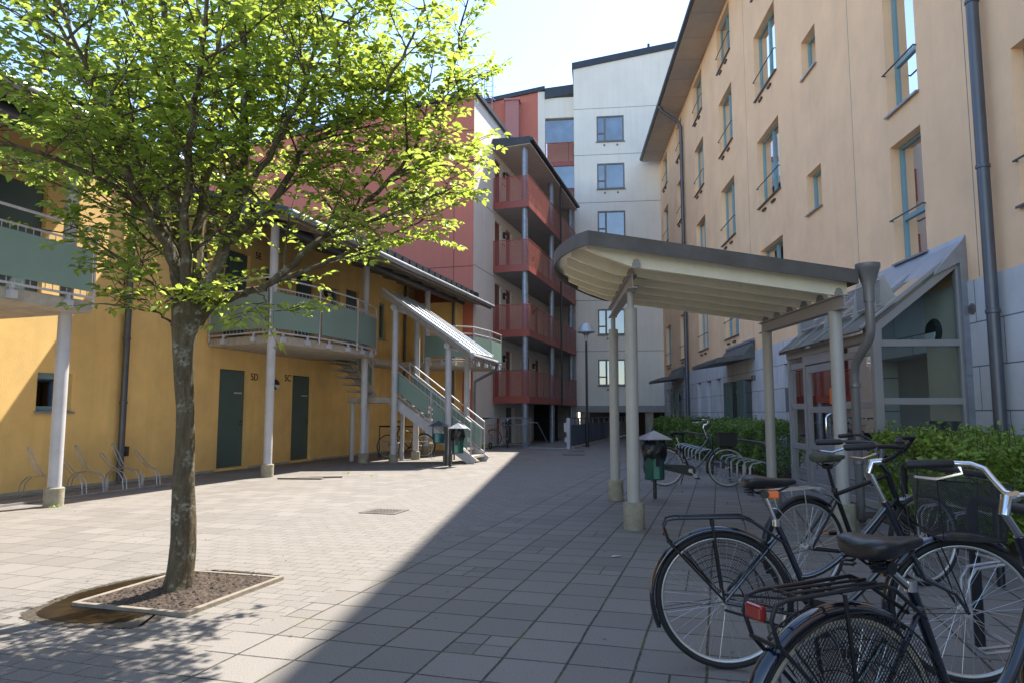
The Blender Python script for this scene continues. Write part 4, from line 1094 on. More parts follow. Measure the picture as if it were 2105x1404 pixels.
def wheel(t, x, cream=False, seg=56, spokes=32):
    w = build('wheel', MB(), None, t)
    m_ = MB(); ring(m_, x, RW - .036, .0115, seg, 6)
    w.data = m_to_mesh(m_, MT['rim'], 'wheel')
    m_ = MB(); ring(m_, x, RW - .0185, .0185, seg, 8); build('tyre', m_, MT['tyre'], w)
    if cream:
        m_ = MB()
        for s in (-1, 1):
            n = seg
            for k in range(n):
                a = 2 * math.pi * k / n
                for rr, yy in ((RW - .031, .0152), (RW - .0165, .0192)): m_.v.append((x + rr * math.cos(a), s * yy, RW + rr * math.sin(a)))
            o_ = 0 if s < 0 else 2 * n
            for k in range(n):
                l = (k + 1) % n; m_.f.append((o_ + 2 * k, o_ + 2 * l, o_ + 2 * l + 1, o_ + 2 * k + 1))
        build('tyre_wall', m_, MT['tyrewall'], w)
    m_ = MB().lathe([(.022, -.04), (.024, -.025), (.014, -.02), (.014, .02), (.024, .025), (.022, .04), (.006, .055)], (x, 0, RW), 12, 'y')
    build('hub', m_, MT['rim'], w)
    m_ = MB()
    for k in range(spokes):
        a = 2 * math.pi * (k + .5) / spokes; s = -1 if k % 2 else 1; b_ = a + (1.05 if (k // 2) % 2 else -1.05)
        m_.tube([(x + .022 * math.cos(b_), s * .026, RW + .022 * math.sin(b_)), (x + (RW - .045) * math.cos(a), s * .003, RW + (RW - .045) * math.sin(a))], .0012, 4, cap=False)
    build('spokes', m_, MT['spoke'], w)
    return w
def m_to_mesh(mb, mat, name):
    me = bpy.data.meshes.new(name); me.from_pydata(mb.v, [], mb.f); me.materials.append(mat)
    me.polygons.foreach_set('use_smooth', [True] * len(me.polygons)); me.update(); return me
def fender(t, x, a0, a1, mat, R0=RW + .02, w=.028):
    m_ = MB(); n = 26
    prof = [(-w, -.016), (-w * .85, -.003), (-w * .4, .006), (0, .009), (w * .4, .006), (w * .85, -.003), (w, -.016)]
    for k in range(n + 1):
        a = R_(a0 + (a1 - a0) * k / n)
        for y, d in prof: m_.v.append((x + (R0 + d) * math.cos(a), y, RW + (R0 + d) * math.sin(a)))
    p_ = len(prof)
    for k in range(n):
        for j in range(p_ - 1): m_.f.append((k * p_ + j, k * p_ + j + 1, (k + 1) * p_ + j + 1, (k + 1) * p_ + j))
    o = build('mudguard', m_, mat, t); s = o.modifiers.new('thickness', 'SOLIDIFY'); s.thickness = .002
    st = MB(); a = R_(a1 - 14 if abs(a1 - 180) < 60 else a0)
    for s_ in (-1, 1): st.tube([(x, s_ * .05, RW), (x + R0 * math.cos(a), s_ * .026, RW + R0 * math.sin(a))], .002, 5)
    build('mudguard_stay', st, MT['bikematt'], o)
    return o
def saddle(t, x, z, mat, tilt=0.03, L=.27, W_=.1):
    st = [(-.115, .045, .0, .03), (-.105, .080, .012, .045), (-.075, .098, .018, .055), (-.03, .088, .012, .05), (.02, .052, .004, .042), (.07, .030, .002, .034), (.12, .022, .004, .026), (.145, .014, .0, .018)]
    m_ = MB(); n = 16
    for xx, hw, zz, th in st:
        for k in range(n):
            a = 2 * math.pi * k / n; c, s = math.cos(a), math.sin(a)
            yy = hw * math.copysign(abs(c) ** .7, c); q = (th * .35 * abs(s) ** .8 if s > 0 else -th * abs(s) ** .6)
            dip = -.012 * math.exp(-(yy / .022) ** 2) if (s > 0 and xx < 0) else 0
            m_.v.append((x + xx * L / .26, yy * W_ / .098, z + zz + q + dip + xx * tilt))
    for i in range(len(st) - 1):
        for k in range(n):
            l = (k + 1) % n; m_.f.append((i * n + k, i * n + l, (i + 1) * n + l, (i + 1) * n + k))
    m_.f.append(tuple(range(n - 1, -1, -1))); m_.f.append(tuple(len(st) * n - n + k for k in range(n)))
    o = build('saddle', m_, mat, t); o.modifiers.new('smooth', 'SUBSURF').levels = 1; o.modifiers['smooth'].render_levels = 2
    r = MB()
    for s in (-1, 1): r.tube([(x - .09, s * .03, z - .03), (x - .05, s * .022, z - .06), (x + .04, s * .02, z - .06), (x + .11, s * .008, z - .025)], .004, 6)
    if mat == MT['saddle']:
        for s in (-1, 1):
            r.tube([(x - .085 + .018 * math.cos(a), s * .055 + .018 * math.sin(a), z - .07 + .05 * a / 25) for a in np.linspace(0, 25, 50)], .003, 4)
    r.lathe([(.02, -.035), (.02, .035)], (x - .01, 0, z - .065), 10, 'y')
    build('saddle_rails', r, MT['bikematt'], o)
    return o
def bez(p0, p1, p2, p3, n=12):
    out = []
    for k in range(n + 1):
        t = k / n; a, b_, c, d = (1 - t) ** 3, 3 * t * (1 - t) ** 2, 3 * t * t * (1 - t), t ** 3
        out.append(tuple(p0[i] * a + p1[i] * b_ + p2[i] * c + p3[i] * d for i in range(3)))
    return out
def bicycle(label, x, y, heading, frame='step', paint=None, rear=True, cream=False, guard=False, basket=None, rack='tube', wb=1.10, sz=.93, hz=1.06, bars='city', silver=True,
            saddlem=None, light=None, ffront=True, low=False, group='bicycles in the courtyard', letter=None, lean=0, steer=0, chaincase=True, crank_a=-50, scale=1, back=0, blackbar=False):
    t = thing('bicycle', label, 'bicycle', (x, y, 0), rot=heading, group=group)
    if lean: t.rotation_euler = (lean, 0, heading)
    t.scale = (scale,) * 3
    P_ = paint or MT['bikeblack']; SV = MT['chrome'] if silver else MT['bikematt']
    seg = 28 if low else 64
    wheel(t, 0, cream, seg, 20 if low else 36); wheel(t, wb, cream, seg, 20 if low else 36)
    bb = (.455, 0, .285); st = (.275, 0, .74); ht = (wb - .335, 0, .86); hb = (wb - .245, 0, .64)
    f = MB()
    f.tube([bb, st], .0165, 12); f.tube([ht, hb], .019, 12)
    if frame == 'step':
        f.tube([(bb[0] - .035, 0, bb[2] + .09), (bb[0] + .03, 0, bb[2] + .075), (bb[0] + .09, 0, bb[2] + .075)] + bez((bb[0] + .10, 0, bb[2] + .078), (bb[0] + .2, 0, bb[2] + .08), (hb[0] - .13, 0, hb[2] - .17), (hb[0] - .015, 0, hb[2] + .07), 12), .021, 14)
        f.tube([bb, (bb[0] + .10, 0, bb[2] + .07)], .018, 10)
    elif frame == 'lady':
        f.tube(bez((bb[0] - .075, 0, bb[2] + .19), (bb[0] + .06, 0, bb[2] + .19), (hb[0] - .22, 0, hb[2] + .02), (ht[0] + .005, 0, ht[2] - .03), 12), .0155, 10)
        f.tube(bez(bb, (bb[0] + .16, 0, bb[2] + .03), (hb[0] - .16, 0, hb[2] - .14), (hb[0] - .005, 0, hb[2] + .03), 12), .0165, 10)
    else:
        f.tube([(st[0] + .01, 0, st[2] - .03), (ht[0], 0, ht[2] - .025)], .0155, 10); f.tube([bb, (hb[0], 0, hb[2] + .03)], .017, 10)
    for s in (-1, 1):
        f.tube([(0, s * .062, RW), (bb[0] - .03, s * .035, bb[2])], .0095, 8)
        f.tube([(0, s * .062, RW), (st[0] + .01, s * .022, st[2] - .06)], .0085, 8)
    f.lathe([(.022, -.036), (.022, .036)], bb, 14, 'y')
    fo = build('frame', f, P_, t)
    if letter:
        a = Vector((hb[0] - .11, -.024, hb[2] - .145)); d = Vector((.095, 0, .215)).normalized()
        lettering('lettering', letter, .026, MT['plate'], fo, a, d, d.cross(Vector((0, -1, 0))) * -1, .0006)
    # everything that steers
    fk = MB()
    for s in (-1, 1): fk.tube([(hb[0] + .012, s * .045, hb[2] - .03), (hb[0] + .06, s * .052, hb[2] - .14), (wb - .055, s * .056, RW + .09), (wb, s * .058, RW)], [.012, .0125, .010, .008], 8)
    fk.tube([(hb[0] + .012, -.05, hb[2] - .025), (hb[0] + .012, .05, hb[2] - .025)], .014, 8); fk.tube([hb, (hb[0] + .012, 0, hb[2] - .03)], .018, 10)
    build('fork', fk, P_, t)
    fender(t, 0, 52, 205, P_)
    if ffront: fender(t, wb, 55, 198, P_)
    sx_ = st[0] - .045 - back
    build('seat_post', MB().tube([(st[0] + .0, 0, st[2] - .01), (sx_ - .01, 0, sz - .06)], .0125, 10).lathe([(.021, -.016), (.021, .016)], (st[0], 0, st[2]), 12), SV, t)
    saddle(t, sx_, sz, saddlem or MT['saddle'])
    
    sm = MB().tube([ht, (ht[0] - .065, 0, hz - .05)], .0125, 10).tube([(ht[0] - .065, 0, hz - .06), (ht[0] - .05, 0, hz - .005), (ht[0] + .0, 0, hz + .0)], [.017, .019, .018], 12)
    build('stem', sm, SV, t)
    hb_ = MB(); gp = []; lv = MB()
    X0 = ht[0]
    for s in (-1, 1):
        if bars == 'city':
            pth = [(X0, 0, hz), (X0 + .005, s * .04, hz + .005), (X0 + .03, s * .09, hz + .03), (X0 + .045, s * .15, hz + .065), (X0 + .03, s * .21, hz + .08), (X0 - .03, s * .255, hz + .085), (X0 - .12, s * .28, hz + .085)]
            hb_.tube(pth, .011, 10, cap=False); e0 = Vector(pth[-1]); e1 = Vector((X0 - .25, s * .295, hz + .08))
        elif bars == 'wide':
            pth = [(X0, 0, hz), (X0 + .005, s * .04, hz + .005), (X0 + .03, s * .09, hz + .035), (X0 + .05, s * .14, hz + .075), (X0 + .05, s * .19, hz + .09), (X0 + .02, s * .24, hz + .09)]
            hb_.tube(pth, .011, 10, cap=False); e0 = Vector(pth[-1]); e1 = Vector((X0 - .13, s * .31, hz + .085))
        elif bars == 'high':
            pth = [(X0, 0, hz), (X0 + .005, s * .06, hz + .005), (X0 + .04, s * .13, hz + .04), (X0 + .05, s * .2, hz + .12), (X0 + .02, s * .25, hz + .15), (X0 - .05, s * .27, hz + .15)]
            hb_.tube(pth, .011, 10, cap=False); e0 = Vector(pth[-1]); e1 = Vector((X0 - .17, s * .28, hz + .14))
        else:
            pth = [(X0, 0, hz), (X0 - .01, s * .12, hz + .01), (X0 - .03, s * .2, hz + .015)]
            hb_.tube(pth, .011, 10, cap=False); e0 = Vector(pth[-1]); e1 = Vector((X0 - .06, s * .31, hz + .015))
        gp.append(MB().tube([e0, e0 + (e1 - e0) * .08, e0 + (e1 - e0) * .95, e1], [.0145, .0165, .017, .013], 10))
        d = (e1 - e0)
        q0 = e0 - d * .12 + Vector((0, 0, -.02)); lv.tube([e0 - d * .1, q0 + Vector((0, -s * .01, -.015)), q0 + d * .5 + Vector((0, 0, -.035)), q0 + d * .95 + Vector((0, 0, -.025))], [.012, .008, .006, .005], 6)
    hbo = build('handlebar', hb_, MT['bikematt'] if blackbar else SV, t)
    for g_ in gp: build('grip', g_, MT['grip'], hbo)
    build('brake_lever', lv, MT['bikematt'] if blackbar and not silver else SV, hbo)
    if not low:
        bl = MB().lathe([(.022, 0), (.024, .012), (.012, .026), (.002, .028)], (X0 + .02, -.2, hz + .095), 12); build('bell', bl, MT['bikematt'], hbo)
        cb = MB()
        for s in (-1, 1): cb.tube(bez((X0 - .02, s * .24, hz + .07), (X0 + .16, s * .2, hz + .05), (X0 + .12, s * .05, hz - .15), (hb[0] + .03, s * .03, hb[2] + .02), 12), .0028, 5)
        build('brake_cable', cb, MT['grip'], hbo)
    if rack:
        rk = MB(); r = .0065 if rack == 'tube' else .004; zr = .755
        for s in (-1, 1):
            rk.tube([(-.27, s * .055, zr - .12), (-.295, s * .058, zr - .05), (-.28, s * .06, zr - .01), (-.24, s * .06, zr), (.10, s * .06, zr + .015), (.15, s * .058, zr - .005), (st[0] + .02, s * .03, st[2] - .09)], r, 8)
            rk.tube([(-.05, s * .07, zr), (0, s * .066, RW)], r, 6); rk.tube([(-.27, s * .058, zr - .12), (0, s * .07, RW + .01)], r, 6)
        for xx in (-.2, -.05, .1): rk.tube([(xx, -.06, zr + .003), (xx, .06, zr + .003)], r * .8, 6)
        for yy in (-.02, .02): rk.tube([(-.22, yy, zr + .005), (.12, yy, zr + .012)], r * .7, 6)
        rk.tube([(-.275, -.055, zr - .12), (-.275, .055, zr - .12)], r, 6)
        build('rack', rk, MT['bikematt'] if rack == 'tube' else MT['spoke'], t)
    if light == 'red':
        build('tail_light', MB().box(-.312, -.288, -.034, .034, .695, .738), MT['redlight'], t, smooth=False, bevel=.008)
    if light == 'orange':
        build('tail_light', MB().box(sx_ + .0, sx_ + .06, -.03, .035, sz - .085, sz - .045), MT['orangelight'], t, smooth=False, bevel=.008)
        build('reflector', MB().lathe([(.02, 0), (.024, .01), (.002, .016)], (-.30, 0, .68), 12, 'x'), MT['redlight'], t)
    if guard:
        for s in (-1, 1):
            gm = MB(); yy = s * .055; a0, a1 = R_(-8), R_(128); r1 = RW + .008; r0 = .105
            outl = [(r1 * math.cos(a), r1 * math.sin(a)) for a in np.linspace(a0, a1, 30)] + [(r0 * math.cos(a), r0 * math.sin(a)) for a in np.linspace(a1, a0, 10)]
            gm.tube([(px, yy, RW + pz) for px, pz in outl], .003, 5, closed=True)
            for rr in (.16, .22, .28): gm.tube([(rr * math.cos(a), yy, RW + rr * math.sin(a)) for a in np.linspace(a0, a1, 24)], .0018, 4, cap=False)
            def inside(px, pz):
                r = math.hypot(px, pz); a = math.atan2(pz, px); return r0 < r < r1 and a0 < a < a1
            for th in (.95, math.pi - .95):
                d = (math.cos(th), math.sin(th)); nrm = (-d[1], d[0])
                for c in np.arange(-.36, .36, .0105):
                    run = None
                    for q in np.arange(-.37, .375, .012):
                        px, pz = nrm[0] * c + d[0] * q, nrm[1] * c + d[1] * q
                        if inside(px, pz):
                            if run is None: run = (px, pz)
                            last = (px, pz)
                        elif run is not None:
                            if run != last: gm.beam((run[0], yy, RW + run[1]), (last[0], yy, RW + last[1]), .0009, .0021, (0, 1, 0))
                            run = None
            build('coat_guard', gm, MT['bikematt'], t, smooth=False)
    if chaincase:
        cc = MB(); n = 10
        rr0, rr1 = .05, .095
        pts = [(rr0 * math.cos(a), RW + rr0 * math.sin(a)) for a in np.linspace(math.pi / 2, 3 * math.pi / 2, n)] + [(bb[0] + rr1 * math.cos(a), bb[2] + rr1 * math.sin(a)) for a in np.linspace(-math.pi / 2, math.pi / 2, n)]
        if frame == 'step' or guard: pts = [(max(p_[0], .0), p_[1]) for p_ in pts]
        cc.extr([(p_[0], -.062, p_[1]) for p_ in pts] if not guard else [(p_[0], -.062, p_[1]) for p_ in pts if p_[0] > .25] + [(.12, -.062, bb[2] + .045), (.12, -.062, bb[2] + .01)][::-1][:0], (0, .018, 0)) if not guard else cc.lathe([(.09, -.062), (.09, -.05)], bb, 26, 'y')
        if guard: cc.beam((0, -.056, RW + .038), (bb[0], -.056, bb[2] + .088), .006, .012); cc.beam((0, -.056, RW - .038), (bb[0], -.056, bb[2] - .088), .006, .012)
        build('chain_case', cc, MT['bikematt'], t)
    ck = MB(); ca = R_(crank_a); dx, dz = .165 * math.cos(ca), .165 * math.sin(ca)
    ck.beam((bb[0], -.075, bb[2]), (bb[0] + dx, -.085, bb[2] + dz), .014, .02); ck.beam((bb[0], .06, bb[2]), (bb[0] - dx, .075, bb[2] - dz), .014, .02)
    ck.lathe([(.04, -.078), (.045, -.068)], bb, 18, 'y')
    cko = build('crank', ck, SV, t)
    for s, sg_ in ((-1, 1), (1, -1)):
        px, pz, py = bb[0] + sg_ * dx, bb[2] + sg_ * dz, s * .14
        pm = MB().box(px - .045, px + .045, py - .045, py + .045, pz - .013, pz + .013)
        p_ = build('pedal', pm, MT['bikematt'], t, smooth=False, bevel=.004)
        build('reflector', MB().box(px - .047, px - .044, py - .03, py + .03, pz - .008, pz + .008).box(px + .044, px + .047, py - .03, py + .03, pz - .008, pz + .008), MT['amber'], p_, smooth=False)
    if basket:
        x0, x1, z0, z1 = wb - .155, wb + .14, .70, .985
        d = .03; w0, w1 = .15, .185
        if basket == 'wire':
            bk = MB().tube([(x0, -w1, z1), (x1 + d, -w1, z1 - .02), (x1 + d, w1, z1 - .02), (x0, w1, z1)], .004, 6, closed=True).tube([(x0 + d, -w0, z0), (x1, -w0, z0), (x1, w0, z0), (x0 + d, w0, z0)], .003, 6, closed=True)
            for s in (-1, 1):
                for xa, xb in ((x0, x0 + d), (x1 + d, x1)): bk.tube([(xa, s * w1, z1 - (.02 if xa > x0 else 0)), (xb, s * w0, z0)], .003, 6)
            for s in (-.06, .06): bk.tube([(wb - .12, s * .8, z0), (wb - .03, s, RW + .1), (wb, s, RW)], .004, 6)
            bo_ = build('basket', bk, MT['bikematt'], t)
            sd = MB()
            for s in (-1, 1): sd.quad((x0, s * w1, z1), (x1 + d, s * w1, z1 - .02), (x1, s * w0, z0), (x0 + d, s * w0, z0))
            build_each('basket_side', sd, MT['basket'], bo_, smooth=False)
            sd = MB().quad((x0, -w1, z1), (x0, w1, z1), (x0 + d, w0, z0), (x0 + d, -w0, z0)).quad((x1 + d, -w1, z1 - .02), (x1 + d, w1, z1 - .02), (x1, w0, z0), (x1, -w0, z0))
            build_each('basket_end', sd, MT['basketside'], bo_, smooth=False)
            build('basket_base', MB().box(x0 + d, x1, -w0, w0, z0 - .004, z0), MT['bikematt'], bo_, smooth=False)
        else:
            z0, z1 = .72, .95
            bk = MB()
            for a, b_ in (((x0, -w1), (x1 + d, -w1)), ((x1 + d, -w1), (x1 + d, w1)), ((x1 + d, w1), (x0, w1)), ((x0, w1), (x0, -w1))):
                f_ = .85; cx_ = (x0 + x1) / 2
                lo = lambda p_: (cx_ + (p_[0] - cx_) * f_, p_[1] * f_, z0)
                bk.quad((*a, z1), (*b_, z1), lo(b_), lo(a))
            bk.quad(*[(cx_ + (p_[0] - cx_) * f_, p_[1] * f_, z0) for p_ in ((x0, -w1), (x1 + d, -w1), (x1 + d, w1), (x0, w1))])
            bk.tube([(x0, -w1, z1), (x1 + d, -w1, z1), (x1 + d, w1, z1), (x0, w1, z1)], .008, 6, closed=True)
            o = build('basket', bk, MT['basketplastic'], t, smooth=False)
            bs_ = MB()
            for s in (-.05, .05): bs_.tube([(hb[0] + .02, s * .5, z0 + .02), (x0 + .05, s, z0 - .01), (x1 - .05, s, z0 - .01)], .006, 6)
            build('basket_bracket', bs_, MT['bikematt'], o)
    if not low or frame == 'lady':
        build('kickstand', MB().tube([(.36, .04, .27), (.30, .16, .02)], .008, 8), MT['bikematt'], t)
    return t
bicycle('nearest black step through bicycle with red tail light, mesh coat guard and silver handlebar', .985, 2.2, R_(20), 'step', guard=True, cream=True, light='red', sz=.87, hz=.99, letter='VELOCITY', bars='wide', crank_a=8, scale=1.03, back=.05)
bicycle('black bicycle with wire mesh front basket, mesh coat guard and orange light under the saddle', 1.09, 3.78, R_(-10.8), 'lady', guard=True, basket='wire', light='orange', sz=.95, hz=1.06, bars='city', wb=1.13, blackbar=True)
bicycle('black diamond frame bicycle with worn olive saddle behind the basket bicycle', 2.10, 5.2, R_(18), 'diamond', paint=MT['bikematt'], rack='wire', saddlem=MT['saddlegrey'], silver=False, sz=.98, hz=.98, bars='high', ffront=False, chaincase=False, blackbar=True)
bicycle('black step through bicycle with dark front basket and cream tyres beside the green bin', 2.74, 12.95, R_(-8), 'lady', cream=True, basket='plastic', sz=.95, hz=1.1, rack='tube', low=True)
bicycle('dark diamond frame bicycle parked in the rack under the stair', -2.62, 21.35, R_(207), 'diamond', paint=MT['bikematt'], silver=False, low=True, bars='flat', ffront=False, rack=None, chaincase=False)
bicycle('dark bicycle seen from behind leaning by the gallery railing', -.16, 26.9, R_(92), 'lady', low=True, light='red', sz=.95, basket='plastic')
bicycle('bicycle with orange frame half hidden behind the stair railing', -1.75, 27.3, R_(20), 'diamond', paint=MT['orange'], low=True, sz=.9, rack=None, bars='flat', chaincase=False)
MT['yellowpaint'] = mk('yellow_green_scooter', (.42, .46, .03), .4, var=.1)
SCO = thing('electric_scooter', 'yellow and black electric kick scooter beside the gallery railing', 'scooter', (-.98, 26.7, 0), rot=R_(120))
build('deck', MB().box(-.25, .35, -.08, .08, .10, .16), MT['yellowpaint'], SCO, smooth=False, bevel=.015)
build('stem', MB().tube([(.42, 0, .2), (.34, 0, .62), (.27, 0, 1.05)], .03, 10), MT['yellowpaint'], SCO)
build('battery', MB().tube([(.43, 0, .15), (.37, 0, .48)], .05, 10), MT['lampblack'], SCO)
build('handlebar', MB().tube([(.26, -.28, 1.12), (.26, .28, 1.12)], .022, 8).tube([(.27, 0, 1.02), (.26, 0, 1.13)], .035, 8), MT['lampblack'], SCO)
for xx in (-.36, .48):
    m_ = MB(); m_.tube([(xx + .1 * math.cos(a), 0, .12 + .1 * math.sin(a)) for a in np.linspace(0, 2 * math.pi, 20, endpoint=False)], .024, 8, closed=True); build('wheel', m_, MT['tyre'], SCO)

# ================================================================= FOLIAGE
def leaf_mat(name, top, trans, fac=.5, rough=.45, vary=.35):
    m, nt, p, out = nodes(name)
    gi = N(nt, 'NewGeometry'); r = gi.outputs['Random Per Island']
    c1 = mixc(nt, r, tuple(c * (1 - vary) for c in top), tuple(c * (1 + vary) for c in top))
    c2 = mixc(nt, r, tuple(c * (1 - vary * .6) for c in trans), tuple(min(1, c * (1 + vary * .4)) for c in trans))
    nt.links.new(c1, p.inputs['Base Color']); p.inputs['Roughness'].default_value = rough; p.inputs['Specular IOR Level'].default_value = .35
    t = N(nt, 'BsdfTranslucent'); nt.links.new(c2, t.inputs[0])
    mx = N(nt, 'MixShader'); mx.inputs[0].default_value = fac
    nt.links.new(p.outputs[0], mx.inputs[1]); nt.links.new(t.outputs[0], mx.inputs[2]); nt.links.new(mx.outputs[0], out.inputs[0])
    return m
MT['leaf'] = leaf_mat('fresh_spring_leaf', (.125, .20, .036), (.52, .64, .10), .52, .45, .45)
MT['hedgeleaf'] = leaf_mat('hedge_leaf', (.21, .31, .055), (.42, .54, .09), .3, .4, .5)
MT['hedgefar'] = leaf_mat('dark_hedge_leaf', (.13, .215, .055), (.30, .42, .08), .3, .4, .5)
def bark_mat():
    m, nt, p, out = nodes('lichen_bark')
    co = objco(nt); st = objco(nt, (9, 9, 2.2))
    n1 = noise(nt, st, 2.4, 7, .7); n2 = noise(nt, co, 9, 5, .65); n3 = noise(nt, co, 3.2, 4); n4 = noise(nt, co, 38, 3, .6)
    c = mixc(nt, ramp(nt, n1, .3, .7), (.058, .046, .030), (.165, .135, .09))
    c = mixc(nt, math_(nt, 'MULTIPLY', ramp(nt, n2, .52, .62), ramp(nt, n4, .40, .58)), c, (.28, .28, .225))
    c = mixc(nt, math_(nt, 'MULTIPLY', ramp(nt, n3, .56, .72), .6), c, (.115, .115, .03))
    nt.links.new(c, p.inputs['Base Color']); p.inputs['Roughness'].default_value = .92; p.inputs['Specular IOR Level'].default_value = .2
    bumpn(nt, p, math_(nt, 'ADD', n1, math_(nt, 'MULTIPLY', n4, .4)), .9, .02)
    return m
MT['bark'] = bark_mat()
MT['twig'] = mk('dark_twig', (.050, .040, .028), .9, var=.2)
def leaf_cloud(name, pos, dirs, nrm, ln, wd, mat, parent, fold=.25):
    pos, dirs, nrm = map(np.asarray, (pos, dirs, nrm)); ln, wd = np.asarray(ln)[:, None], np.asarray(wd)[:, None]
    dirs = dirs / np.linalg.norm(dirs, axis=1, keepdims=True)
    side = np.cross(dirs, nrm); side /= np.linalg.norm(side, axis=1, keepdims=True) + 1e-9
    up = np.cross(side, dirs)
    o_ = np.array(ORG[parent])
    b_ = pos - o_
    droop = -up * ln * .12
    V = np.stack([b_, b_ + dirs * ln * .30 + side * wd * .46 + up * wd * fold, b_ + dirs * ln * .68 + side * wd * .40 + up * wd * fold + droop * .5, b_ + dirs * ln + droop * 1.4,
                  b_ + dirs * ln * .68 - side * wd * .40 + up * wd * fold + droop * .5, b_ + dirs * ln * .30 - side * wd * .46 + up * wd * fold, b_ + dirs * ln * .5 + droop * .2], axis=1)
    n = len(V); idx = np.arange(n)[:, None] * 7
    F = np.concatenate([idx + np.array([[0, 1, 2, 6]]), idx + np.array([[6, 2, 3, 4]]), idx + np.array([[0, 6, 4, 5]])], axis=0)
    me = bpy.data.meshes.new(name); me.vertices.add(n * 7); me.vertices.foreach_set('co', V.reshape(-1).astype(np.float32))
    me.loops.add(F.size); me.loops.foreach_set('vertex_index', F.reshape(-1).astype(np.int32))
    me.polygons.add(len(F)); me.polygons.foreach_set('loop_start', (np.arange(len(F)) * 4).astype(np.int32))
    me.materials.append(mat); me.update(calc_edges=True); me.validate()
    o = bpy.data.objects.new(name, me); COL.objects.link(o); o.parent = parent; ORG[o] = ORG[parent]
    return o

# ----------------------------------------------------------------- the courtyard tree
LIMBS = [
 ([(-2.43, 5.3, 1.95), (-2.51, 5.3, 2.51), (-2.6, 5.35, 2.98), (-2.77, 5.5, 3.83), (-2.91, 5.6, 4.81), (-3.06, 5.7, 5.89)], .062),
 ([(-2.40, 5.3, 2.1), (-2.45, 5.45, 2.82), (-2.46, 5.6, 3.38), (-2.48, 5.7, 4.18), (-2.54, 5.9, 5.18), (-2.62, 6.1, 6.21)], .046),
 ([(-2.45, 5.3, 2.05), (-2.57, 5.2, 2.56), (-2.7, 5.1, 2.98), (-2.89, 5.0, 3.49), (-3.17, 4.9, 3.89), (-3.46, 4.8, 4.45)], .042),
 ([(-2.46, 5.25, 2.3), (-2.55, 5.05, 2.63), (-2.69, 4.8, 2.81), (-2.96, 4.5, 2.94), (-3.21, 4.3, 2.99), (-3.44, 4.1, 3.04)], .028),
 ([(-2.38, 5.3, 2.0), (-2.13, 5.2, 2.56), (-2.01, 5.15, 3.1), (-1.98, 5.1, 3.72), (-2.0, 5.0, 4.36), (-2.01, 4.9, 5.05)], .045),
 ([(-2.12, 5.2, 2.58), (-1.83, 5.3, 2.91), (-1.63, 5.4, 3.39), (-1.43, 5.5, 4.04), (-1.27, 5.6, 4.72), (-1.14, 5.7, 5.44)], .032),
 ([(-2.0, 5.15, 2.92), (-1.74, 5.0, 3.2), (-1.51, 4.9, 3.56), (-1.39, 4.8, 3.91), (-1.2, 4.7, 4.28)], .026),
 ([(-2.37, 5.3, 1.98), (-2.28, 5.32, 2.1), (-2.12, 5.35, 2.18), (-1.85, 5.4, 2.3), (-1.55, 5.5, 2.63), (-1.23, 5.6, 2.94), (-0.88, 5.8, 3.42), (-0.62, 5.9, 3.97), (-0.45, 6.0, 4.56)], .038),
 ([(-1.85, 5.4, 2.3), (-1.57, 5.6, 2.46), (-1.26, 5.8, 2.66), (-0.93, 6.0, 2.88), (-0.6, 6.1, 3.08)], .024),
 ([(-2.44, 5.35, 2.1), (-2.52, 5.7, 2.68), (-2.54, 6.1, 3.22), (-2.55, 6.5, 4.05), (-2.4, 6.8, 4.84), (-2.3, 7.0, 5.85)], .038),
 ([(-2.48, 5.35, 2.1), (-2.8, 5.7, 2.76), (-3.19, 6.1, 3.3), (-3.61, 6.5, 4.05), (-4.02, 6.8, 4.94)], .036),
 ([(-2.43, 5.25, 2.15), (-2.31, 4.9, 2.73), (-2.09, 4.5, 3.21), (-1.91, 4.2, 3.67), (-1.79, 4.0, 4.21)], .034),
 ([(-2.47, 5.25, 2.3), (-2.58, 4.9, 2.7), (-2.62, 4.5, 3.11), (-2.69, 4.2, 3.55), (-2.83, 4.0, 3.99)], .032),
 ([(-2.52, 5.3, 2.6), (-2.91, 5.5, 3.03), (-3.43, 5.7, 3.34), (-3.97, 5.9, 3.45), (-4.37, 6.0, 3.45)], .028),
 ([(-2.44, 5.3, 1.86), (-2.6, 5.2, 2.02), (-2.73, 5.1, 2.05), (-2.9, 5.0, 2.07)], .010),
 ([(-2.46, 5.3, 2.0), (-2.59, 5.25, 2.2), (-2.75, 5.2, 2.3), (-3.04, 5.1, 2.54), (-3.4, 5.0, 2.62)], .017),
 ([(-1.65, 5.4, 3.39), (-1.3, 5.2, 3.46), (-0.95, 5.1, 3.72), (-0.72, 5.0, 4.13), (-0.55, 4.9, 4.52)], .020),
 ([(-1.36, 5.5, 2.75), (-1.01, 5.3, 2.77), (-0.72, 5.2, 2.86), (-0.46, 5.1, 2.94)], .013),
 ([(-0.88, 5.8, 3.42), (-0.65, 5.6, 3.42), (-0.48, 5.5, 3.36)], .010),
 ([(-1.98, 5.35, 2.26), (-1.82, 5.2, 2.12), (-1.80, 5.15, 1.98)], .007),
]
TR = thing('courtyard_tree', 'slim lichen barked deciduous tree with fresh yellow green leaves in a square soil pit', 'tree', (-2.43, 5.27, 0))
def smooth_path(pts, per=6):
    P = [Vector(p) for p in pts]; P = [P[0] * 2 - P[1]] + P + [P[-1] * 2 - P[-2]]; out = []
    for i in range(1, len(P) - 2):
        for k in range(per):
            t = k / per
            out.append(.5 * ((2 * P[i]) + (P[i + 1] - P[i - 1]) * t + (2 * P[i - 1] - 5 * P[i] + 4 * P[i + 1] - P[i + 2]) * t * t + (3 * P[i] - P[i - 1] - 3 * P[i + 1] + P[i + 2]) * t ** 3))
    out.append(P[-2]); return out
rt_ = random.Random(5)
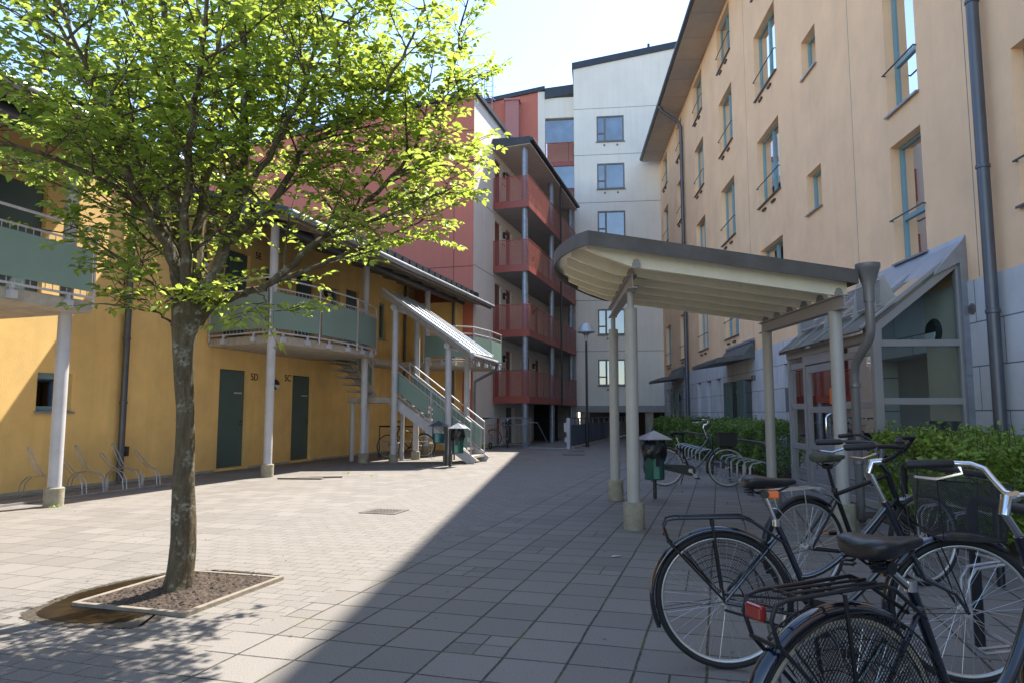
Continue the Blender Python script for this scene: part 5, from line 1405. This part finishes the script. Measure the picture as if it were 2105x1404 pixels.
tk = MB(); nseg, nr = 46, 22
for i in range(nseg + 1):
    t = i / nseg; z = 2.12 * t
    cx_ = -2.43 + .03 * t + .022 * math.sin(z * 2.6) + .010 * math.sin(z * 6.1); cy_ = 5.27 + .015 * math.sin(z * 2.2 + 1)
    r0 = .075 + .038 * math.exp(-z / .09) + .012 * math.sin(z * 3.1 + .6) + .03 * max(0, t - .86) / .14
    for k in range(nr):
        a = 2 * math.pi * k / nr
        q = r0 * (1 + .07 * math.sin(a * 3 + z * 1.3) + .05 * math.sin(a * 5 - z * 2.1) + .05 * math.exp(-((a - 5.4) / .25) ** 2) * -2.2 * (.5 + .5 * math.sin(z * 1.5)) + .02 * math.sin(a * 9 + z * 17) + (.12 * math.sin(a * 4 + 1) * math.exp(-z / .1)))
        tk.v.append((cx_ + q * math.cos(a), cy_ + q * math.sin(a), z))
for i in range(nseg):
    for k in range(nr):
        l = (k + 1) % nr; tk.f.append((i * nr + k, i * nr + l, (i + 1) * nr + l, (i + 1) * nr + k))
tk.f.append(tuple(nseg * nr + k for k in range(nr)))
br = MB(); tw_ = MB(); LP_, LD, LN, LL = [], [], [], []
def rdir(): 
    a = rt_.uniform(0, 2 * math.pi); return Vector((math.cos(a), math.sin(a), 0))
def spray(p, d, L, r):
    """a leafy twig: curved stem with alternate leaves in a loosely level plane"""
    n = max(4, int(L / .050)); pts = [p]; cur = d.normalized()
    for k in range(n):
        cur = (cur + Vector((rt_.uniform(-.2, .2), rt_.uniform(-.2, .2), rt_.uniform(-.13, .13)))).normalized()
        pts.append(pts[-1] + cur * (L / n))
    tw_.tube(pts, [r * (1 - .75 * k / n) for k in range(n + 1)], 4, cap=False)
    sd = 1
    for k in range(1, n + 1):
        dd = (pts[k] - pts[k - 1]).normalized(); h = Vector((dd.y, -dd.x, 0)); h = h.normalized() if h.length > .01 else rdir()
        for q in range(2 if rt_.random() < .55 else 1):
            sd = -sd
            ld = dd * rt_.uniform(.35, .8) + h * sd * rt_.uniform(.5, 1.0) + Vector((0, 0, rt_.uniform(-.5, .2)))
            LP_.append(pts[k] + ld.normalized() * .012); LD.append(ld); LN.append(Vector((rt_.gauss(0, .38), rt_.gauss(0, .38), 1))); LL.append(rt_.uniform(.036, .080) * (1.12 if k > n - 3 else .95))
    LP_.append(pts[-1]); LD.append(cur); LN.append(Vector((rt_.gauss(0, .3), rt_.gauss(0, .3), 1))); LL.append(rt_.uniform(.046, .078))
XMAX = lambda z: .04 if z > 3.6 else (-.22 if z > 2.75 else -.6)
def branch(p, d, L, r):
    n = max(4, int(L / .11)); pts = [p]; cur = d.normalized()
    for k in range(n):
        cur = (cur + Vector((rt_.uniform(-.17, .17), rt_.uniform(-.17, .17), rt_.uniform(-.10, .14)))).normalized()
        pts.append(pts[-1] + cur * (L / n))
    br.tube(pts, [r * (1 - .7 * k / n) for k in range(n + 1)], 6, cap=False)
    for k in range(1, n + 1):
        t = k / n
        for q in range(2 if rt_.random() < .65 else 1):
            if t < .18 and rt_.random() < .6: continue
            dd = (pts[k] - pts[k - 1]).normalized(); h = Vector((dd.y, -dd.x, 0)); h = h.normalized() if h.length > .05 else rdir()
            sd = 1 if q == 0 else -1
            if rt_.random() < .5: sd = -sd
            td = dd * rt_.uniform(.3, 1.0) + h * sd * rt_.uniform(.4, 1.0) + Vector((0, 0, rt_.uniform(-.28, .35)))
            spray(pts[k], td, rt_.uniform(.16, .42) * (1.05 - .4 * t), .0035)
    spray(pts[-1], cur, rt_.uniform(.2, .35), .003)
for pts, r in LIMBS:
    sp = smooth_path(pts, 6); n = len(sp)
    for i in range(1, n - 1): sp[i] = sp[i] + Vector((rt_.gauss(0, .012), rt_.gauss(0, .012), 0)) * (0 if i < 3 else 1)
    br.tube(sp, [max(.0055, 1.0 * r * (1 - .80 * k / (n - 1)) * (1 + .55 * math.exp(-k / 3.5) * (r > .03))) for k in range(n)], 9, cap=False)
    LT = sum((sp[i + 1] - sp[i]).length for i in range(n - 1)); acc = 0; nxt = .42 if r > .02 else .12
    for i in range(n - 1):
        acc += (sp[i + 1] - sp[i]).length
        while acc > nxt:
            nxt += rt_.uniform(.10, .20) if sp[i].z < 3.1 else rt_.uniform(.065, .13)
            t = acc / LT; dd = (sp[i + 1] - sp[i]).normalized()
            hd = math.hypot(sp[i].x + 2.42, sp[i].y - 5.28)
            if sp[i].z < 2.25 and r > .03: continue
            if sp[i].z < 3.0 and hd < .6 and r > .02 and rt_.random() < .7: continue
            L = rt_.uniform(.45, 1.15) * (1.1 - .55 * t) * (1 if r > .02 else .62)
            o = rdir()
            if r <= .026 and rt_.random() < .5: nxt -= .05
            d = dd * rt_.uniform(.25, .8) + o * rt_.uniform(.6, 1) + Vector((0, 0, rt_.uniform(-.12, .38)))
            e = sp[i] + d.normalized() * L
            if e.x > XMAX(e.z) - .1 or e.y < 3.3 or e.z > 6.6: continue
            if e.z < 1.9: continue
            if L > .3: branch(sp[i], d, L, max(.004, min(.012, r * .32)))
            else: spray(sp[i], d, L, .004)
    spray(sp[-1], sp[-1] - sp[-2], .35, .004)
build('trunk', tk, MT['bark'], TR)
build('branches', br, MT['bark'], TR)
build('twigs', tw_, MT['twig'], TR)
LLa = np.array(LL)
leaf_cloud('foliage', np.array([tuple(p) for p in LP_]), np.array([tuple(p) for p in LD]), np.array([tuple(p) for p in LN]), LLa, LLa * .58, MT['leaf'], TR)
print('leaves', len(LL))

# ----------------------------------------------------------------- tree pit, puddle, small ground things
PT = thing('tree_pit', 'square timber edged soil pit around the tree trunk', 'tree pit', (-3.785, 4.47, 0), 'L')
a0, a1, b0, b1 = PIT
e = MB().box(a0 - .04, a0, b0 - .04, b1 + .04, -.1, .030).box(a1, a1 + .04, b0 - .04, b1 + .04, -.1, .030).box(a0, a1, b0 - .04, b0, -.1, .028).box(a0, a1, b1, b1 + .04, -.1, .028)
build('edging', e, MT['timber'], PT, smooth=False, bevel=.004)
nx, ny = 60, 66; sm = MB()
for i in range(nx + 1):
    for j in range(ny + 1):
        u = a0 + (a1 - a0) * i / nx; v = b0 + (b1 - b0) * j / ny
        z = .021 + .006 * math.sin(i * .31) * math.cos(j * .27) + min(.013, max(-.006, rng.normal(0, .006))) + .03 * math.exp(-((u + 3.8) ** 2 + (v - 4.38) ** 2) / .05)
        sm.v.append((u, v, z))
for i in range(nx):
    for j in range(ny):
        k = i * (ny + 1) + j; sm.f.append((k, k + ny + 1, k + ny + 2, k + 1))
MT['soil'] = mk('dark_soil', (.085, .062, .047), .95, var=.45, vs=22, bump=1.0, bs=60, dirt=.5)
build('soil', sm, MT['soil'], PT, smooth=False)
def wet_mat():
    m, nt, p, out = nodes('muddy_water')
    co = objco(nt); nn = noise(nt, co, 6, 4)
    nt.links.new(mixc(nt, ramp(nt, nn, .35, .65), (.010, .0065, .004), (.026, .017, .008)), p.inputs['Base Color'])
    p.inputs['Roughness'].default_value = .30; p.inputs['IOR'].default_value = 1.33; p.inputs['Specular IOR Level'].default_value = .12
    bumpn(nt, p, noise(nt, co, 14, 2), .04, .01)
    return m
MT['puddle'] = wet_mat()
MT['wet'] = mk('damp_paving', (.075, .064, .05), .45, var=.7, vs=30, bump=.6, bs=90)
def blob(pts, wob, seed, n=120):
    r_ = random.Random(seed); P_ = [Vector((*p, 0)) for p in pts]; P_ = P_ + P_[:3]; out = []
    m_ = len(pts)
    for k in range(n):
        t = k / n * m_; i = int(t); f_ = t - i
        A, B, C, D = [P_[(i + q) % m_] for q in range(4)]
        v = .5 * ((2 * B) + (C - A) * f_ + (2 * A - 5 * B + 4 * C - D) * f_ ** 2 + (3 * B - A - 3 * C + D) * f_ ** 3)
        out.append((v.x + r_.uniform(-wob, wob), v.y + r_.uniform(-wob, wob)))
    return out
# around the pit, on its left and far sides, measured on the ground (u, v)
OUTL = [(-4.36, 3.66), (-4.50, 4.0), (-4.56, 4.31), (-4.45, 4.83), (-4.2, 5.10), (-3.92, 5.18), (-3.60, 5.15), (-3.38, 5.04), (-3.45, 4.6), (-3.45, 4.1), (-3.46, 3.70), (-3.6, 3.60), (-3.95, 3.56)]
INL = [(-4.30, 3.72), (-4.44, 4.02), (-4.49, 4.31), (-4.39, 4.79), (-4.17, 5.05), (-3.92, 5.12), (-3.64, 5.09), (-3.47, 5.0), (-3.55, 4.6), (-3.6, 4.1), (-3.60, 3.78), (-3.7, 3.68), (-3.95, 3.63)]
w_ = MB().poly([(*p, .003) for p in blob(OUTL, .022, 4, 320)])
pu = build('damp_patch', w_, MT['wet'], None, (-4.3, 4.5, 0), False, 'L'); tag(pu, 'damp dark paving round the edge of the puddle', 'damp patch', kind='structure')
w_ = MB().poly([(*p, .006) for p in blob(INL, .011, 8, 260)])
pu = build('puddle', w_, MT['puddle'], None, (-4.3, 4.5, 0), False, 'L'); tag(pu, 'shallow brown puddle along two sides of the tree pit', 'puddle', kind='structure')
MT['iron'] = mk('cast_iron', (.16, .145, .13), .6, metal=.4, var=.25, vs=12)
u, v = local('W', -1.70, 9.62); u, v = (-1.70 * math.cos(R_(16.2)) - 9.62 * math.sin(R_(16.2)), -1.70 * math.sin(R_(-16.2)) * -1 + 9.62 * math.cos(R_(16.2)))
dg = thing('drain_grate', 'slotted square drain grate set in the sunlit paving', 'drain', (u, v, 0), 'L')
fr2 = MB().box(u - .26, u + .26, v - .22, v - .17, .001, .009).box(u - .26, u + .26, v + .17, v + .22, .001, .009).box(u - .26, u - .20, v - .17, v + .17, .001, .009).box(u + .20, u + .26, v - .17, v + .17, .001, .009)
build('frame', fr2, MT['iron'], dg, smooth=False)
build('pit', MB().quad((u - .2, v - .17, .003), (u + .2, v - .17, .003), (u + .2, v + .17, .003), (u - .2, v + .17, .003)), MT['dark'], dg, smooth=False)  # flat near-black sheet under the bars, shade of the hollow painted in
br2 = MB()
for k in range(9): br2.box(u - .20 + k * .046, u - .175 + k * .046, v - .17, v + .17, .004, .009)
for k in range(3): br2.box(u - .2, u + .2, v - .11 + k * .11 - .008, v - .11 + k * .11 + .008, .0042, .0095)
build('bars', br2, MT['iron'], dg, smooth=False)
for (x, y, s, lb) in ((1.93, 22.7, .34, 'dark square manhole cover on the shaded far paving'), (2.25, 24.6, .2, 'small dark gully cover near the lamp post')):
    t = build('manhole_cover', MB().box(x - s, x + s, y - s, y + s, .001, .010), MT['pipe'], None, (x, y, 0), False); tag(t, lb, 'manhole cover')
lt = build('scrap_paper', MB().add([(1.40 - .5, 6.6, .006), (1.49 - .5, 6.62, .012), (1.5 - .5, 6.66, .008), (1.42 - .5, 6.68, .005)], [(0, 1, 2, 3)]), MT['plate'], None, (.95, 6.6, 0), False); tag(lt, 'small scrap of white paper on the shaded paving', 'litter')
pk = MB()
for (x, y, a) in ((-3.9, 14.6, .2), (-4.2, 14.3, -.1)):
    pk.beam((x - .45 * math.cos(a), y - .45 * math.sin(a), .02), (x + .45 * math.cos(a), y + .45 * math.sin(a), .02), .12, .025)
    t = build('loose_plank', pk, MT['timber'], None, (x, y, 0), False); tag(t, 'weathered plank lying on the paving by door 5D, ' + ('the nearer to the bin' if a > 0 else 'the nearer to the tree'), 'plank'); pk = MB()

# ----------------------------------------------------------------- hedges
def hedge(label, u0, u1, v0, v1, h, n, mat, leaf=.05, sag=.1, sprouts=70, seed=1):
    t = thing('hedge', label, 'hedge', ((u0 + u1) / 2, (v0 + v1) / 2, 0), 'R', group='clipped hedges before the peach building')
    r = np.random.default_rng(seed); L = v1 - v0; Wd = u1 - u0
    pos = []; nr_ = []
    def surf(v): return 1 + .10 * np.sin(v * 2.1 + seed) + .07 * np.sin(v * 5.3 + 2 * seed) + .05 * np.sin(v * 11 + seed)
    # front face, top and inside
    k = n
    v = r.uniform(v0, v1, k); q = r.random(k)
    u = np.empty(k); z = np.empty(k); nn = np.empty((k, 3))
    fr_ = q < .52; tp = (q >= .52) & (q < .80); ins = q >= .80
    th = r.exponential(.05, k)
    hz = h * (surf(v) * .5 + .5)
    u[fr_] = u0 + .06 * np.sin(v[fr_] * 6 + z[fr_] * 0) + th[fr_]; z[fr_] = r.uniform(.08, 1.0, fr_.sum()) ** .8 * hz[fr_]
    u[fr_] += .10 * np.sin(z[fr_] * 7 + v[fr_] * 4) * .6 + .25 * np.clip(.35 - z[fr_], 0, 1)
    nn[fr_] = (-1, 0, .5)
    u[tp] = r.uniform(u0, u1, tp.sum()); z[tp] = hz[tp] - th[tp] + .04 * np.sin(u[tp] * 9); nn[tp] = (-.2, 0, 1)
    u[ins] = r.uniform(u0 + .05, u1, ins.sum()); z[ins] = r.uniform(.1, .95, ins.sum()) * hz[ins]; nn[ins] = (-.5, 0, .7)
    pos = np.stack([u, v, z], 1)
    e0 = r.random(k) < .06; pos[e0, 1] = v0 + th[e0]; pos[e0, 0] = r.uniform(u0, u1, e0.sum()); nn[e0] = (0, -1, .5)
    sp = MB()
    ex = []; 
    for i in range(sprouts):
        vv = r.uniform(v0, v1); uu = r.uniform(u0, u0 + Wd * .6); zz = h * .9; Ls = r.uniform(.08, .30)
        p0 = Vector((uu, vv, zz)); p1 = p0 + Vector((r.normal(0, .05), r.normal(0, .05), Ls)); sp.tube([p0, p1], .003, 4)
        for q_ in range(6): ex.append(tuple(p0.lerp(p1, .35 + q_ * .13)))
    for i in range(int(L * 5)):
        vv = r.uniform(v0, v1); uu = r.uniform(u0 + Wd * .2, u1); p = Vector((uu, vv, 0)); pts = [p]
        for q_ in range(4): p = p + Vector((r.normal(0, .05), r.normal(0, .06), h * .22)); pts.append(p)
        sp.tube(pts, [.012, .010, .008, .006, .004], 5)
    build('stems', sp, MT['twig'], t)
    pos = np.concatenate([pos, np.array(ex)]) if ex else pos; nn = np.concatenate([nn, np.tile((0, 0, 1.), (len(ex), 1))]) if ex else nn
    m_ = len(pos)
    d = r.normal(0, 1, (m_, 3)); d[:, 2] = d[:, 2] * .6 + .15; N_ = nn + r.normal(0, .55, (m_, 3))
    ln = r.uniform(.5, 1.4, m_) * leaf
    leaf_cloud('foliage', pos, d, N_, ln, ln * .55, mat, t)
    return t
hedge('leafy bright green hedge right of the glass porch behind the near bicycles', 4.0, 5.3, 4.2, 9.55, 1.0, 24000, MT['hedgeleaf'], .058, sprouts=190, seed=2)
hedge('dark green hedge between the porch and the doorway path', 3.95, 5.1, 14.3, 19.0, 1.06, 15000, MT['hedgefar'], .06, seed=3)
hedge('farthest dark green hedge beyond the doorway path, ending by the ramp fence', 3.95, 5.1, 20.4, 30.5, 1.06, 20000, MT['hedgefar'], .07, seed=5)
sb = MB().box(3.85, 5.45, 3.5, 9.75, .0, .02).box(3.85, 5.45, 14.0, 19.2, 0, .02).box(3.85, 5.45, 20.2, 31, 0, .02)
so3 = build('planting_bed', sb, MT['soil'], None, (4.6, 10, 0), False, 'R'); tag(so3, kind='structure')
fl_ = thing('fallen_leaves', 'scattered dry leaf bits and catkins on the paving', 'leaf litter', (-2.5, 8, 0)); fl_['kind'] = 'stuff'
q = 420; px_ = np.stack([rng.normal(-2.8, 1.9, q), rng.uniform(3.2, 16, q), np.full(q, .006)], 1)
px_[:90, 0] = rng.uniform(-1, 3, 90); dd_ = rng.normal(0, 1, (q, 3)); dd_[:, 2] *= .12; ln = rng.uniform(.008, .035, q)
leaf_cloud('leaf_bits', px_, dd_, np.tile((0., 0., 1.), (q, 1)), ln, ln * .45, mk('dry_leaf', (.12, .085, .04), .9, var=.5, vs=3), fl_, .1)
# moss and weeds in a few joints
wd = []; wn2 = []; 
for (x, y) in ((-3.55, 15.6), (-2.9, 14.9), (-6.35, 10.05), (-2.3, 17.7)):
    for k in range(26): wd.append((x + rng.normal(0, .05), y + rng.normal(0, .05), .004)); wn2.append((rng.normal(0, 1), rng.normal(0, 1), .9))
wdt = thing('joint_weeds', 'small green weeds sprouting from paving joints', 'weeds', (-3, 10, 0)); wdt['kind'] = 'stuff'
ln = rng.uniform(.02, .05, len(wd)); leaf_cloud('weed_leaves', np.array(wd), np.array(wn2), np.tile((0., 0., 1.), (len(wd), 1)), ln, ln * .4, MT['hedgeleaf'], wdt)
